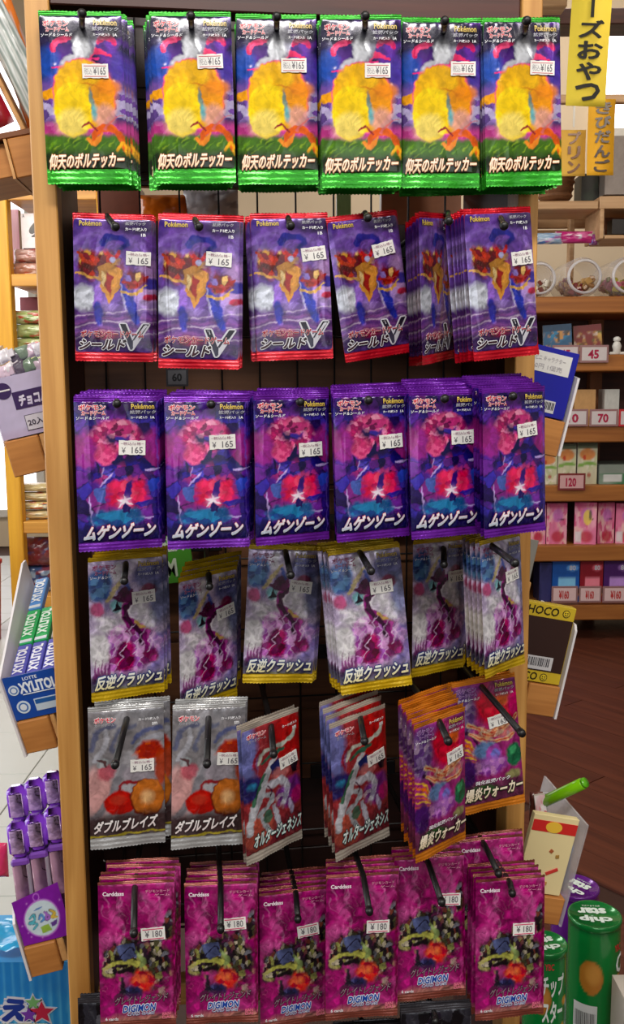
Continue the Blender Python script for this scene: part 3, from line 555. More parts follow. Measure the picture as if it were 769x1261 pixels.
STK = printed('sticker_print', .45); STW = mat('sticker_paper', (232, 230, 226), .55)
_stm = {}
def sticker_meshes(price, kind):
    if (price, kind) in _stm: return _stm[price, kind]
    sw, sh = .0205, .0112
    m = MB(); n = 12; vs = []; fs = []
    for i in range(n + 1):
        x = -sw / 2 + sw * i / n; nick = .0004 if i in (3, 4, 9) else 0
        vs += [(x, -.0002, sh / 2 - nick), (x, -.0002, -sh / 2 + nick), (x, .0001, -sh / 2 + nick), (x, .0001, sh / 2 - nick)]
    for i in range(n):
        for k in range(4): fs.append((4 * i + k, 4 * i + (k + 1) % 4, 4 * i + 4 + (k + 1) % 4, 4 * i + 4 + k))
    fs += [(3, 2, 1, 0), (4 * n, 4 * n + 1, 4 * n + 2, 4 * n + 3)]
    m.add(vs, fs, (232, 230, 226)); base = m.mesh('price_sticker', STW)
    m = MB(); dk = [(.012, (96, 92, 100), (96, 92, 100))]
    if kind == 'line':
        for z in (.0038, -.0042): m.box(-sw * .43, sw * .43, -.00035, -.0002, z - .00025, z + .00025, (196, 60, 80))
        text_on(m, '税込', -sw * .42, -sw * .12, -.0028, .0024, [(.0, (150, 146, 150), (150, 146, 150))]); text_on(m, '¥' + price, -sw * .08, sw * .4, -.003, .003, dk)
    elif kind == 'head':
        text_on(m, '−税込価格−', -sw * .43, sw * .43, .0018, .0042, [(.01, (150, 110, 130), (150, 110, 130))])
        text_on(m, '￥', -sw * .4, -sw * .24, -.0042, .0002, dk); text_on(m, price, -sw * .02, sw * .4, -.0044, .0006, dk)
    else:
        for z in (.0041, -.0044): m.box(-sw * .43, sw * .43, -.00035, -.0002, z - .0004, z + .0004, (206, 70, 110))
        text_on(m, '¥ ' + price, -sw * .34, sw * .38, -.003, .003, dk)
    _stm[price, kind] = (base, m.mesh('price_figures', STK)); return _stm[price, kind]

ORD = ['front', 'second', 'third', 'fourth', 'fifth', 'sixth', 'seventh', 'eighth', 'ninth', 'tenth', 'eleventh', 'twelfth']
NTH = ['first', 'second', 'third', 'fourth', 'fifth', 'sixth', 'seventh']
rnd = random.Random(5)
GRID_Y = lambda x: 0.957 + 0.116 * (x + .2)
BLACK = mat('black_plastic', (14, 13, 15), .42)
DESC = {'green': ('green-edged', 'top row', 'green-edged booster packs in the top row'), 'red': ('red-edged', 'second row', 'red-edged booster packs in the second row'), 'purple': ('purple', 'third row', 'purple booster packs in the third row'),
        'yellow': ('yellow-edged', 'fourth row', 'yellow-edged booster packs in the fourth row'), 'silver': ('silver-edged grey', 'fifth row', 'grey booster packs in the fifth row'), 'crimson': ('silver-edged crimson', 'fifth row', 'crimson booster packs in the fifth row'),
        'orange': ('orange-edged', 'fifth row', 'orange-edged booster packs in the fifth row'), 'magenta': ('magenta', 'sixth row', 'magenta booster packs in the sixth row'), 'black': ('black', 'bottom row', 'black booster packs in the bottom row')}
POS = []
def build_pack(tp, var, R, pos, scl, label, group, full=True):
    wrap, top, bot, lt, f, h = pack_meshes(tp, var)
    M = Matrix.Translation(Vector(pos)) @ Matrix(R.tolist()).to_4x4() @ Matrix.Diagonal((scl[0], 1, scl[1], 1))
    root = thing('booster_pack', M, label, 'card pack', group)
    link('wrapper', wrap, root); link('top_seal', top, root); link('bottom_seal', bot, root)
    for k_, v_ in (lt or []): link(k_, v_, root)
    return root, f, h
def stack(tp, hook, corners, hole, tip, stk, n, dxp=0, dzp=0, yaw0=None, sp=.0062, price='165', kind='line', droll=0, tipdY=None, pull=1.0):
    """front pack from its corners, n packs behind it on the same hook; dxp, dzp: drift of the rearmost in pixels"""
    T = TYPES[tp]; h = PW * T['r']
    if yaw0 is None: yaw0 = 0.1
    p, R = solve(corners, PW, h, yaw0)
    p[:3] = CAM + (p[:3] - CAM) * pull; p[6:8] *= pull; sp = max(sp, .0056 / max(math.cos(p[3]), .35))
    w1, row, grp = DESC[tp]; var = hook % 2
    root, f, h = build_pack(tp, var, R, p[:3], (p[6], p[7]), f'{w1} booster pack at the front of the {NTH[hook]} hook from left, {row}', grp)
    Yp = p[1]
    if stk:
        sx_, sz_, ang = stk
        d = np.array(at(sx_, sz_, 1.0)) - CAM; nrm = R @ np.array([0, 1, 0]); t = ((p[:3] - CAM) @ nrm) / (d @ nrm)
        q = (R.T @ (CAM + d * t - p[:3])) / np.array([p[6], 1, p[7]])
        ys = min(float(f(q[0] + a, q[2] + b)) for a in (-.009, 0, .009) for b in (-.005, 0, .005))
        b_, g_ = sticker_meshes(price, kind)
        s = link('price_sticker', b_, root, Matrix.Translation((q[0], ys - .0006, q[2])) @ Matrix.Rotation(math.radians(-ang), 4, 'Y')); link('price_figures', g_, s)
    for k in range(1, n + 1):
        t = k / n; Y = Yp + sp * k
        jx, jz = rnd.uniform(-.0011, .0011), rnd.uniform(-.0008, .0008)
        pos = p[:3] + np.array([dxp * Yp / F * t + jx, sp * k, -dzp * Yp / F * t + jz])
        ra = Matrix.Rotation(math.radians(rnd.uniform(-.9, .9) + droll * t), 3, 'Y'); ry = Matrix.Rotation(math.radians(rnd.uniform(-.5, .5)), 3, 'Z')
        R2 = np.array(ry) @ R @ np.array(ra)
        build_pack(tp, (var + k) % 2, R2, pos, (p[6], p[7]), f'{w1} booster pack, {ORD[k]} from front on the {NTH[hook]} hook from left, {row}', grp)
    # hook
    if hole:
        hy, ty = hole[1], tip[1]
        tY = tipdY if tipdY else max(Yp * (hy - 480) / (ty - 480), Yp - .11)
        A = at(tip[0], tip[1], tY); B = at(hole[0], hole[1], Yp); D = (B - A); nn = Vector((-math.sin(RANG), math.cos(RANG), 0)); q0 = Vector((-.229, .80, 0))
        Cc = B + nn * (.1615 - (B - q0).dot(nn)); ee = Vector((math.cos(RANG), math.sin(RANG), 0))
        ov = (Cc - q0).dot(ee) - .396
        if ov > 0: Cc = Cc - ee * ov
        hk = thing('peg_hook', Cc, f'black plastic peg hook holding the {w1} packs, {NTH[hook]} from left, {row}', 'hook', 'black peg hooks on the wire grid')
        I = Matrix.Translation(-Cc)
        m = MB(); m.tube([Cc, B, A], .0027 if row not in ('top row', 'third row', 'second row') else .0023, 10)
        m.v = [tuple(Vector(v) - Cc) for v in m.v]; ob('arm', m, BLACK, hk, smooth=True)
        m = MB(); Dn = D.normalized(); E = A - Cc
        m.tube([E - Dn * .0045, E - Dn * .0038, E - Dn * .001, E + Dn * .002, E + Dn * .003], [.001, .0028, .0034, .0032, .0018], 14); ob('end_cap', m, BLACK, hk, smooth=True)
        m = MB(); m.box(-.017, .017, -.003, .001, -.009, .007, bev=.0008); ob('mounting_plate', m, BLACK, hk, Matrix.Rotation(RANG, 4, 'Z'))

#            TL          TR          BR          BL
ROW1 = [([(48,14),(148,14),(161,226),(57,226)], (101,32), (101,17), (118,89,0), 4, 8, 0),
        ([(183,15),(285,15),(292,225),(191,225)], (236,32), (235,20), (259,77,2), 5, -14, 0),
        ([(290,18),(390,18),(393,227),(294,226)], (341,34), (341,21), (362,82,0), 5, -3, 0),
        ([(394,19),(495,18),(495,231),(397,230)], (450,34), (450,20), (465,88,0), 5, -6, 0),
        ([(496,22),(592,22),(591,231),(495,231)], (547,38), (548,26), (570,86,0), 5, 0, 0),
        ([(593,22),(691,22),(692,229),(600,228)], (647,40), (649,26), (667,85,-2), 5, -9, 0)]
for i, (c, ho, ti, st, n, dx, dz) in enumerate(ROW1): stack('green', i, c, ho, ti, st, n, dx, dz, kind='line', tipdY=.70)
ROW2 = [([(90,262),(188,265),(189,443),(92,446)], (132,266), (142,279), (171,319,-2), 2, 3, 0, .1, .7),
        ([(196,264),(295,265),(296,456),(194,451)], (240,270), (245,279), (270,320,-3), 3, 2, -3, .1, .7),
        ([(308,263),(403,263),(413,440),(315,444)], (355,268), (358,278), (386,313,6), 3, -8, 0, .2, .7),
        ([(405,269),(484,257),(511,432),(422,447)], (450,262), (453,268), (471,307,8), 2, 4, 0, .45, .72),
        ([(513,262),(560,262),(558,442),(523,448)], (552,262), (553,272), None, 6, -8, 0, 1.0, .72),
        ([(570,258),(654,254),(663,437),(585,444)], (617,268), (621,278), (641,318,4), 5, -14, 0, .35, .7)]
for i, (c, ho, ti, st, n, dx, dz, yw, tY) in enumerate(ROW2): stack('red', i, c, ho, ti, st, n, dx, dz, yw, kind='head', tipdY=tY)
ROW3 = [([(92,487),(194,487),(199,673),(98,681)], (144,494), (144,497), (162,551,-2), 8, -2, -8, .1),
        ([(204,488),(303,487),(307,673),(207,677)], (260,496), (260,498), (273.5,544,2), 8, 2, -8, .1),
        ([(313,487),(404,483),(405,664),(316,672)], (369,494), (370,495), (381,553,2), 8, 0, -8, .25),
        ([(409,483),(502,481),(503,659),(417,668)], (454,491), (454,493), (480,543,3), 8, 0, -10, .3),
        ([(504,481),(590,479),(594,657),(507,664)], (548,489), (548,491), (568,538,1), 9, 0, -16, .35),
        ([(594,478),(671,475),(672,653),(597,662)], (632,486), (632,488), (647,529,6), 9, -8, -16, .5)]
for i, (c, ho, ti, st, n, dx, dz, yw) in enumerate(ROW3): stack('purple', i, c, ho, ti, st, n, dx, dz, yw, kind='head', tipdY=.695)
ROW4 = [([(110,688),(199,679),(204,850),(111,866)], (155,694), (153,715), (176,734,3), 2, 6, -4, .25),
        ([(221,714),(292,694),(292,856),(221,881)], (257,706), (258,722), (276,752,10), 3, 2, -14, .6),
        ([(309,670),(392,673),(386,841),(298,841)], (352,680), (358,708), (370,722,-6), 2, 6, 0, .1),
        ([(403,674),(490,673),(509,842),(422,857)], (444,681), (457,703), (469,722,2), 4, -14, -4, .3),
        ([(509,665),(573,660),(571,821),(508,834)], (547,676), (547,695), (560,709,2), 2, 5, 0, .6),
        ([(593,663),(638,659),(650,812),(595,839)], (603,670), (634,693), (628,708,6), 4, -14, 0, .9)]
for i, (c, ho, ti, st, n, dx, dz, yw) in enumerate(ROW4): stack('yellow', i, c, ho, ti, st, n, dx, dz, yw, kind='head', pull=.92 if i == 5 else 1)
ROW5 = [('silver', [(111,873),(199,862),(205,1038),(110,1046)], (156,886), (142,941), (175,941,0), 1, 8, -4, .1),
        ('silver', [(215,868),(300,862),(298,1041),(213,1046)], (257,886), (255,940), (281,933,-3), 1, 2, -4, .1),
        ('crimson', [(297,897),(367,870),(373,1031),(303,1067)], (334,893), (337,928), (353,934,8), 1, -4, 0, .7),
        ('crimson', [(406,892),(474,866),(480,1027),(413,1062)], (444,884), (449,912), (461,931,8), 3, -12, -18, .7),
        ('orange', [(509,894),(573,868),(573,1034),(513,1062)], (541,888), (552,912), (558,928,8), 6, -12, -10, .7),
        ('orange', [(557,839),(632,830),(648,987),(571,1005)], (594,846), (642,902), (612,886,8), 1, -3, 0, .4)]
for i, (tp, c, ho, ti, st, n, dx, dz, yw) in enumerate(ROW5): stack(tp, i, c, ho, ti, st, n, dx, dz, yw, kind='head', pull=(1, 1, 1, 1, .93, .97)[i])
ROW6 = [([(123,1086),(212,1082),(217,1262),(124,1268)], (166,1096), (165,1148), (189,1148,3), 4, 0, 0, .1),
        ([(229,1087),(314,1083),(317,1258),(231,1263)], (272,1092), (272,1143), (289,1136,3), 4, 0, 0, .1),
        ([(320,1100),(402,1090),(403,1258),(323,1268)], (365,1103), (367,1131), (379,1144,6), 4, 0, 0, .25),
        ([(404,1078),(489,1071),(489,1251),(402,1256)], (448,1080), (455,1121), (465,1139,-1), 3, 0, 0, .1),
        ([(489,1055),(567,1049),(575,1228),(489,1232)], (528,1063), (544,1110), (553,1106,-3), 2, 0, 0, .3),
        ([(565,1032),(640,1027),(652,1200),(572,1206)], (598,1042), (614,1075), None, 1, 2, 0, .3),
        ([(587,1082),(670,1077),(669,1249),(587,1257)], (629,1088), (631,1099), (644,1142,-1), 3, -3, 0, .1)]
for i, (c, ho, ti, st, n, dx, dz, yw) in enumerate(ROW6): stack('magenta', i, c, ho, ti, st, n, dx, dz, yw, price='180', kind='bars', sp=.0095)
for i, c in enumerate([[(98,1228),(184,1224),(188,1396),(100,1402)], [(410,1262),(490,1258),(492,1430),(412,1436)], [(495,1240),(578,1234),(582,1406),(498,1414)]]):
    stack('black', i, c, ((c[0][0] + c[1][0]) / 2, c[0][1] + 12), ((c[0][0] + c[1][0]) / 2, c[0][1] + 16), None, 1, 0, 0, .1)

# ------------------------------------------------------------------ the wooden rack
PINE = wood('pine', (214, 160, 88), (176, 118, 52), 'Z', .42)
PINEX = wood('pine_crosswise', (210, 156, 86), (172, 112, 50), 'X', .45)
DARK = wood('dark_stained_board', (72, 26, 20), (40, 12, 10), 'Z', .45)
BROWN = wood('brown_board', (128, 84, 54), (84, 50, 32), 'X', .5)
ang = math.atan2(.055, .432)
RK = Matrix.Translation((-.229, .80, 0)) @ Matrix.Rotation(ang, 4, 'Z')
rack = thing('display_rack', RK, 'tall pine display rack with wire grid back hung with rows of card packs', 'rack')
m = MB(); m.box(0, .0195, 0, .03, 0, 1.75, bev=.001); ob('post', m, PINE, rack)
m = MB(); m.box(.417, .4355, 0, .03, 0, 1.75, bev=.001); ob('post', m, PINE, rack)
m = MB(); m.box(.0145, .0165, .03, .18, 0, 1.74); ob('side_panel', m, DARK, rack)
m = MB(); m.box(.4195, .4215, .03, .18, 0, 1.74); ob('side_panel', m, DARK, rack)
m = MB(); m.box(.0195, .417, .055, .075, at(90, 1237, .87).z, at(90, 1210, .87).z, bev=.001); ob('bottom_rail', m, PINEX, rack)
m = MB(); m.box(.0195, .417, .004, .026, 1.312, 1.42, bev=.001); ob('top_rail', m, wood('dark_rail', (80, 34, 24), (50, 18, 14), 'X', .5), rack)
GB = .165
m = MB()
grid = ob('wire_grid', m.box(.0165, .4195, GB + .004, GB + .006, .40, .402), BLACK, rack)
for k in range(10):
    m = MB(); x = .04 + k * .0395; m.tube([(x, GB, .40), (x, GB, 1.72)], .0011, 6); ob('grid_wire', m, BLACK, rack)
for k in range(17):
    m = MB(); z = .43 + k * .078; m.tube([(.0165, GB + .0022, z), (.4195, GB + .0022, z)], .0011, 6); ob('grid_wire', m, BLACK, rack)
# boards closing the back, with the gap under the top row
DKB = wood('back_board_dark', (48, 22, 17), (28, 12, 10), 'X', .5)
zt, zb = at(300, 226, .98).z, at(300, 268, .98).z
z = .40; k = 0
while z < 1.62:
    top = z + .082
    if not (z < zt and top > zb + .002) or top <= zb or z >= zt:
        m = MB(); m.box(.0165, .4195, .178, .19, z, top - .001, bev=.0008); ob('back_board', m, BROWN if .50 < z < .98 else DKB, rack)
    elif z < zb:
        m = MB(); m.box(.0165, .4195, .178, .19, z, zb - .001, bev=.0008); ob('back_board', m, DKB, rack)
        if top > zt: m = MB(); m.box(.0165, .4195, .178, .19, zt, top - .001, bev=.0008); ob('back_board', m, DKB, rack)
    elif top > zt:
        m = MB(); m.box(.0165, .4195, .178, .19, zt, top - .001, bev=.0008); ob('back_board', m, DKB, rack)
    z = top
m = MB(); m.box(.0165, .4195, .19, .34, zb - .018, zb - .002, bev=.001); ob('rear_shelf', m, PINEX, rack)

# ------------------------------------------------------------------ room
FLOOR = wood('floor_plank', (104, 54, 36), (66, 30, 21), 'X', .42, .6)
m = MB(); m.box(-6, 6, -2, 9, -.05, -.006, (60, 40, 30)); fl = struct(ob('floor', m, mat('floor_base', (60, 34, 26), .6)))
PM = [MB().box(-.6, .6, -.0453, .0453, -.005, 0).mesh('floor_plank', FLOOR)]
pr = Matrix.Rotation(math.radians(-52), 4, 'Z')
cnt = 0
for i in range(-14, 30):
    for j in range(-4, 6):
        loc = Matrix.Translation((1.2, 2.4, 0)) @ pr @ Matrix.Translation((j * 1.203 + (i % 3) * .4, i * .0915, 0))
        p = loc.translation
        if .25 < p.x < 3.2 and .7 < p.y < 4.6 and cnt < 290:
            link('floor_plank', PM[0], fl, loc); cnt += 1
TILE = MB().box(-.149, .149, -.149, .149, -.005, .001, bev=.0015).mesh('floor_tile', mat('pale_tile', (186, 188, 182), .4, 0, .05, 8))
for i in range(14):
    for j in range(16): link('floor_tile', TILE, fl, Matrix.Translation((-.6 - i * .3, 1.0 + j * .3, 0)))
PLAST = mat('plaster', (206, 186, 158), .8, 0, .05, 6)
m = MB(); m.box(-6, 6, 6.0, 6.1, 0, 3.9); struct(ob('wall_back', m, PLAST))
m = MB(); m.box(-6, 6, -2, 6.1, 3.9, 4.0); struct(ob('ceiling', m, mat('ceiling_paint', (214, 200, 180), .8)))
def px_box(px0, px1, py0, py1, Y, depth, col=(200, 200, 200), bev=.0, mb=None):
    a, b = at(px0, py1, Y), at(px1, py0, Y); mb = mb or MB()
    return mb.box(min(a.x, b.x), max(a.x, b.x), Y, Y + depth, min(a.z, b.z), max(a.z, b.z), col, bev=bev)

PRN = printed('carton_print', .45); PRG = printed('glossy_print', .22, 0, .4, .1, 120)
def mottled(base, pal, size=8, amt=.8, seed=3, extra=None):
    def fn(X, Y):
        a = Art(X, Y, base)
        if pal: a.shards(size, seed, pal, amt, np.clip((fbm(X, Y, size * 3, seed) - .42) * 6, 0, 1))
        if extra: extra(a)
        a.mottle(size, seed, .12); return a.C
    return fn
def face_grid(mb, x0, x1, z0, z1, y, fn, nx=26, nz=26, bulge=0.0, wr=0.0, seed=1):
    U, V = np.meshgrid(np.linspace(0, 1, nx), np.linspace(0, 1, nz)); C = fn(U * 100, (1 - V) * 100).reshape(-1, 3)
    e = (1 - abs(2 * U - 1) ** 3) * (1 - abs(2 * V - 1) ** 3)
    Yg = y - bulge * np.clip(e, 0, 1) ** .6 - wr * (fbm(U * 100, V * 100, 16, seed) - .5) * np.clip(e * 3, 0, 1)
    i = np.arange(nx * nz).reshape(nz, nx)
    mb.add(np.stack([x0 + (x1 - x0) * U, Yg, z0 + (z1 - z0) * V], -1).reshape(-1, 3), np.stack([i[:-1, :-1], i[:-1, 1:], i[1:, 1:], i[1:, :-1]], -1).reshape(-1, 4), C)
def carton_mesh(w_, h_, d_, fn, side=(200, 200, 200), n=26, name='carton_body', matl=None, top=True):
    mb = MB(); face_grid(mb, 0, w_, 0, h_, 0, fn, n, n)
    v = [(0, 0, 0), (w_, 0, 0), (w_, 0, h_), (0, 0, h_), (0, d_, 0), (w_, d_, 0), (w_, d_, h_), (0, d_, h_)]
    f = [(1, 5, 6, 2), (4, 0, 3, 7), (5, 4, 7, 6), (4, 5, 1, 0)] + ([(3, 2, 6, 7)] if top else [])
    mb.add(v, f, side); return mb.mesh(name, matl or PRN)
def bag_mesh(w_, h_, t, fn, name='bag_body', n=24, seed=1, matl=None):
    mb = MB(); face_grid(mb, 0, w_, 0, h_, 0, fn, n, n, t, t * .5, seed)
    U = 10; face = MB(); face_grid(face, 0, w_, 0, h_, 0, fn, U, U, -t, 0, seed); mb.add(face.v, [f[::-1] for f in face.f], np.array(face.c))
    me = mb.mesh(name, matl or PRG, True); return me
def px_frame(px, py, Y, roll=0.0, tilt=0.0, yaw=0.0):
    return Matrix.Translation(at(px, py, Y)) @ Matrix.Rotation(math.radians(yaw), 4, 'Z') @ Matrix.Rotation(math.radians(-roll), 4, 'Y') @ Matrix.Rotation(math.radians(tilt), 4, 'X')
def U_(Y): return Y / F
def wh(px0, px1, py0, py1, Y):
    o = at(px0, py1, Y); return (at(px1, py1, Y) - o).length, (at(px0, py0, Y) - o).length
def snap(t, z, gap=.0006):
    lo = 1e9
    for c in bpy.data.objects:
        if c.parent == t and c.type == 'MESH':
            M = t.matrix_basis @ c.matrix_basis
            lo = min(lo, min((M @ Vector(b)).z for b in c.bound_box))
    t.location.z += z + gap - lo; return t
def carton(name, px0, px1, py0, py1, Y, d_, fn, label, cat, group=None, side=(190, 180, 170), roll=0, yaw=0, words=(), n=26):
    w_, h_ = wh(px0, px1, py0, py1, Y)
    t = thing(name, px_frame(px0, py1, Y, roll, 0, yaw), label, cat, group)
    link('printed_body', carton_mesh(w_, h_, d_, fn, side, n), t)
    if words:
        m = MB()
        for (s, (a, b, c, d), col) in words: text_on(m, s, a * w_, c * w_, (1 - d) * h_, (1 - b) * h_, [(.03, col, col)])
        link('lettering', m.mesh('lettering', INK), t)
    return t
def bag(name, px0, px1, py0, py1, Y, t_, fn, label, cat, group=None, roll=0, seed=1, tilt=0, yaw=0, matl=None):
    w_, h_ = wh(px0, px1, py0, py1, Y)
    t = thing(name, px_frame(px0, py1, Y, roll, tilt, yaw), label, cat, group)
    link('bag_body', bag_mesh(w_, h_, t_, fn, seed=seed, matl=matl), t)
    m = MB(); m.box(w_, w_ + .006, -.0008, .0008, .001, h_ - .001, (160, 160, 160)); link('bag_seal', m.mesh('bag_seal', CLEARF), t)
    return t
CLEARF = film('clear_film', (235, 235, 240), .12)
JARF = film('jar_plastic', (225, 225, 230), .03)
MILKY = film('milky_plastic', (225, 222, 226), .55, .25)
WHITE = mat('white_board', (226, 222, 224), .5, 0, .03, 20)
OAK = wood('shelf_oak', (176, 112, 52), (138, 80, 32), 'X', .45, .5)
OAKZ = wood('shelf_oak_upright', (140, 84, 42), (104, 58, 26), 'Z', .5, .5)

# ---------------------------------------------------------------- shelving on the right, 3.6 m away
SY = 3.6
sh = thing('shelving_unit', at(800, 900, SY + .2).xy.to_3d(), 'tall brown wooden shelving unit standing on the dark plank floor at right', 'shelf')
I = sh.matrix_world.inverted()
def part(name, mb, m_, root, smooth=False):
    inv = root.matrix_world.inverted(); mb.v = [tuple(inv @ Vector(v)) for v in mb.v]; return ob(name, mb, m_, root, smooth=smooth)
xl, xr = at(600, 500, SY).x, at(1010, 500, SY).x
SZ = {}
for k, py in enumerate((365, 437, 525, 598, 672, 745)):
    z = at(715, py, SY).z; SZ[k] = z
    m = MB(); m.box(xl, xr, SY, SY + .42, z - .062, z, bev=.004); part('shelf', m, OAK, sh)
for x in (xl - .04, xr):
    m = MB(); m.box(x, x + .05, SY + .01, SY + .42, 0, SZ[0] + .05, bev=.004); part('upright', m, OAKZ, sh)
m = MB(); m.box(xl, xr, SY + .42, SY + .44, .05, SZ[0] - .02); part('back_panel', m, wood('back_panel_brown', (84, 40, 26), (56, 24, 16), 'X', .5, .5), sh)
m = MB(); m.box(xl + .5, xl + .55, SY + .36, SY + .41, .0, SZ[0]); part('rear_post', m, OAKZ, sh)
m = MB(); m.box(xl, xr, SY + .30, SY + .33, .06, .10); part('foot_rail', m, OAKZ, sh)
LPINE = wood('pale_pine', (206, 168, 126), (172, 130, 88), 'X', .55, .5)
for (a, b, c, d, Y, dd) in ((640, 738, 247, 258, SY + .02, .22), (640, 700, 283, 296, SY + .36, .05), (640, 760, 262, 281, SY + .38, .03)):
    m = px_box(a, b, c, d, Y, dd, bev=.003); part('upper_rail', m, LPINE, sh)
for a in (700, 640):
    m = px_box(a, a + 9, 262, 366, SY + .32, .04, bev=.003); part('upper_post', m, LPINE, sh)
def on(k, px0, px1, py0): return px0, px1, py0
def sit(k, Y=SY + .03): return proj(Vector((at(715, 500, Y).x, Y, SZ[k])))[1] - .0
# clear jars lying on the top shelf
def jar(px, py, r_px, lab, cols, k):
    Y = SY + .03; u = U_(Y); r = r_px * u; c = at(px, py, Y); c.z = SZ[0] + r + .001
    t = thing('candy_jar', c - Vector((0, 0, r)), lab, 'jar'); R = Matrix.Translation((0, 0, r)) @ Matrix.Rotation(math.radians(-90), 4, 'X')
    ms = MB().lathe([(r * .80, 0), (r * .84, .012), (r * .99, .03), (r, .05), (r, .24), (r * .9, .26)], 36, R, cap=False); ob('jar_body', ms, JARF, t, smooth=True)
    rg = MB(); rg.lathe([(r * .74, -.006), (r * .84, -.008), (r * .86, .004), (r * .80, .012), (r * .74, .008), (r * .74, -.006)], 36, R, cap=False); ob('mouth_ring', rg, MILKY, t, smooth=True)
    rr = random.Random(k); mb = MB()
    for q in range(110):
        a, rad = rr.uniform(math.pi * 1.0, math.pi * 2.0), r * math.sqrt(rr.uniform(.15, .5)); s_ = rr.uniform(.008, .014)
        p = Matrix.Translation((rad * math.cos(a), rr.uniform(.05, .22), r + rad * math.sin(a))) @ Euler((rr.random() * 3, rr.random() * 3, 0)).to_matrix().to_4x4()
        mb.box(-s_, s_, -s_, s_, -s_ * .6, s_ * .6, cols[q % len(cols)], p, .003)
    o = ob('wrapped_candies', mb, PRG, t); o['kind'] = 'stuff'
jar(666, 325, 22, 'clear jar lying on its side on the top shelf, leftmost, nearest the rack', [(200, 190, 170), (120, 60, 50), (220, 210, 200)], 1)
jar(721, 318, 24, 'clear jar lying on the top shelf with its round mouth facing out, second from left', [(150, 110, 70), (120, 40, 40), (190, 150, 90)], 2)
jar(776, 320, 24, 'clear jar of yellow sweets lying on the top shelf, cut by the right frame edge', [(170, 160, 50), (120, 110, 40), (180, 90, 110)], 3)
for i, (a, b, c, d, base, pal, lab) in enumerate(((648, 692, 287, 301, (150, 180, 210), [(80, 140, 220), (220, 220, 230), (200, 120, 190)], 'flat blue and white snack bag lying on the leftmost clear jar'), (684, 730, 285, 300, (190, 40, 120), [(230, 120, 180), (220, 220, 230), (170, 30, 110)], 'flat magenta snack bag lying on the jars of the top shelf'), (726, 736, 288, 302, (150, 60, 140), [(90, 120, 210), (220, 190, 220)], 'flat purple snack bag lying on the jars, rightmost of three'))):
    bag('snack_bag', a, b, c, d, SY + .07 + .012 * i, .02, mottled(base, pal, 14, .9, i + 3), lab, 'snack bag', 'flat bags lying on the jars', seed=i)
# second shelf
b1 = sit(1)
snap(carton('snack_box', 670, 704, b1 - 37, b1, SY + .06, .06, mottled((30, 84, 120), [(200, 140, 60), (80, 60, 30), (40, 120, 160)], 12, .9, 4, lambda a: a.band(-5, 22, (20, 60, 90), 1, 4)), 'dark blue snack box leaning on the second shelf behind a price card', 'snack box', roll=3, yaw=-12), SZ[1])
snap(carton('snack_box', 708, 741, b1 - 36, b1, SY + .06, .06, mottled((120, 30, 26), [(210, 170, 80), (90, 110, 40), (220, 200, 180)], 12, .9, 6, lambda a: a.band(-5, 24, (110, 24, 22), 1, 4)), 'dark red snack box leaning on the second shelf behind a price card', 'snack box', roll=4, yaw=-12), SZ[1])
fz = SZ[1]; fg = thing('figurine', Vector((at(760, 430, SY + .05).x, SY + .05, fz)), 'small white porcelain figurine on the second shelf at the right edge', 'figurine')
mb = MB(); mb.lathe([(.012, .001), (.016, .006), (.014, .02), (.018, .034), (.013, .046), (.010, .050)], 18); ob('figurine_body', mb, mat('white_glaze', (222, 220, 214), .25), fg, smooth=True)
mb = MB(); mb.lathe([(.009, .0501), (.014, .055), (.014, .064), (.006, .07)], 18); ob('figurine_head', mb, mat('white_glaze', (222, 220, 214), .25), fg, smooth=True)
mb = MB(); mb.box(-.03, .03, -.012, -.004, .001, .012, bev=.003); ob('figurine_base', mb, mat('white_glaze', (222, 220, 214), .25), fg)
def price_card(px0, px1, py0, k, txt, lab, grp, edge=(150, 110, 110), face=(206, 196, 196), ink=(170, 30, 70), Y=SY - .012):
    u = U_(Y); w_ = (px1 - px0) * u; h_ = .066
    c = at(px0, py0, Y); t = thing('price_card', Vector((c.x, Y, c.z - h_)), lab, 'price card', grp)
    mb = MB(); mb.box(0, w_, 0, .002, 0, h_, bev=.0006); ob('card', mb, mat('card_edge', edge, .5), t)
    mb = MB(); mb.box(w_ * .07, w_ * .93, -.0008, 0, h_ * .12, h_ * .88, bev=.0003); ob('card_face', mb, mat('card_face', face, .5), t)
    mb = MB(); text_on(mb, txt, w_ * .28, w_ * .66, h_ * .22, h_ * .74, [(.04, ink, ink)], lambda x, z: -.0008); link('price_figures', mb.mesh('price_figures', INK), t)
    mb = MB(); mb.lathe([(.001, -.0014), (.012, -.001)], 14, Matrix.Translation((w_ * .82, 0, h_ * .4)) @ Matrix.Rotation(math.radians(90), 4, 'X')); ob('dark_mark', mb, mat('dark_mark', (60, 60, 84), .5), t)
g = 'pink price cards on the shelf edges'
price_card(681, 714, 425, 1, '45', 'pink price card reading 45, left one on the second shelf', g)
price_card(715, 750, 425, 1, '45', 'pink price card reading 45, right one on the second shelf', g)
price_card(690, 725, 504, 2, '10', 'pink price card reading 10, just right of the dark blue carton', g)
price_card(727, 762, 504, 2, '70', 'pink price card reading 70 below the small white box', g)
price_card(763, 798, 504, 2, '80', 'red-edged price card on the third shelf, cut by the right frame edge', g, edge=(190, 40, 50))
b2 = sit(2)
snap(carton('small_box', 707, 733, b2 - 44, b2 - 0, SY + .08, .1, mottled((196, 150, 96), [], 8), 'tan cardboard box standing behind the price cards on the third shelf', 'box', side=(180, 130, 80)), SZ[2])
snap(carton('small_box', 744, 762, b2 - 44, b2, SY + .08, .08, mottled((196, 196, 190), [], 8), 'small white box standing behind the price cards on the third shelf', 'box'), SZ[2])
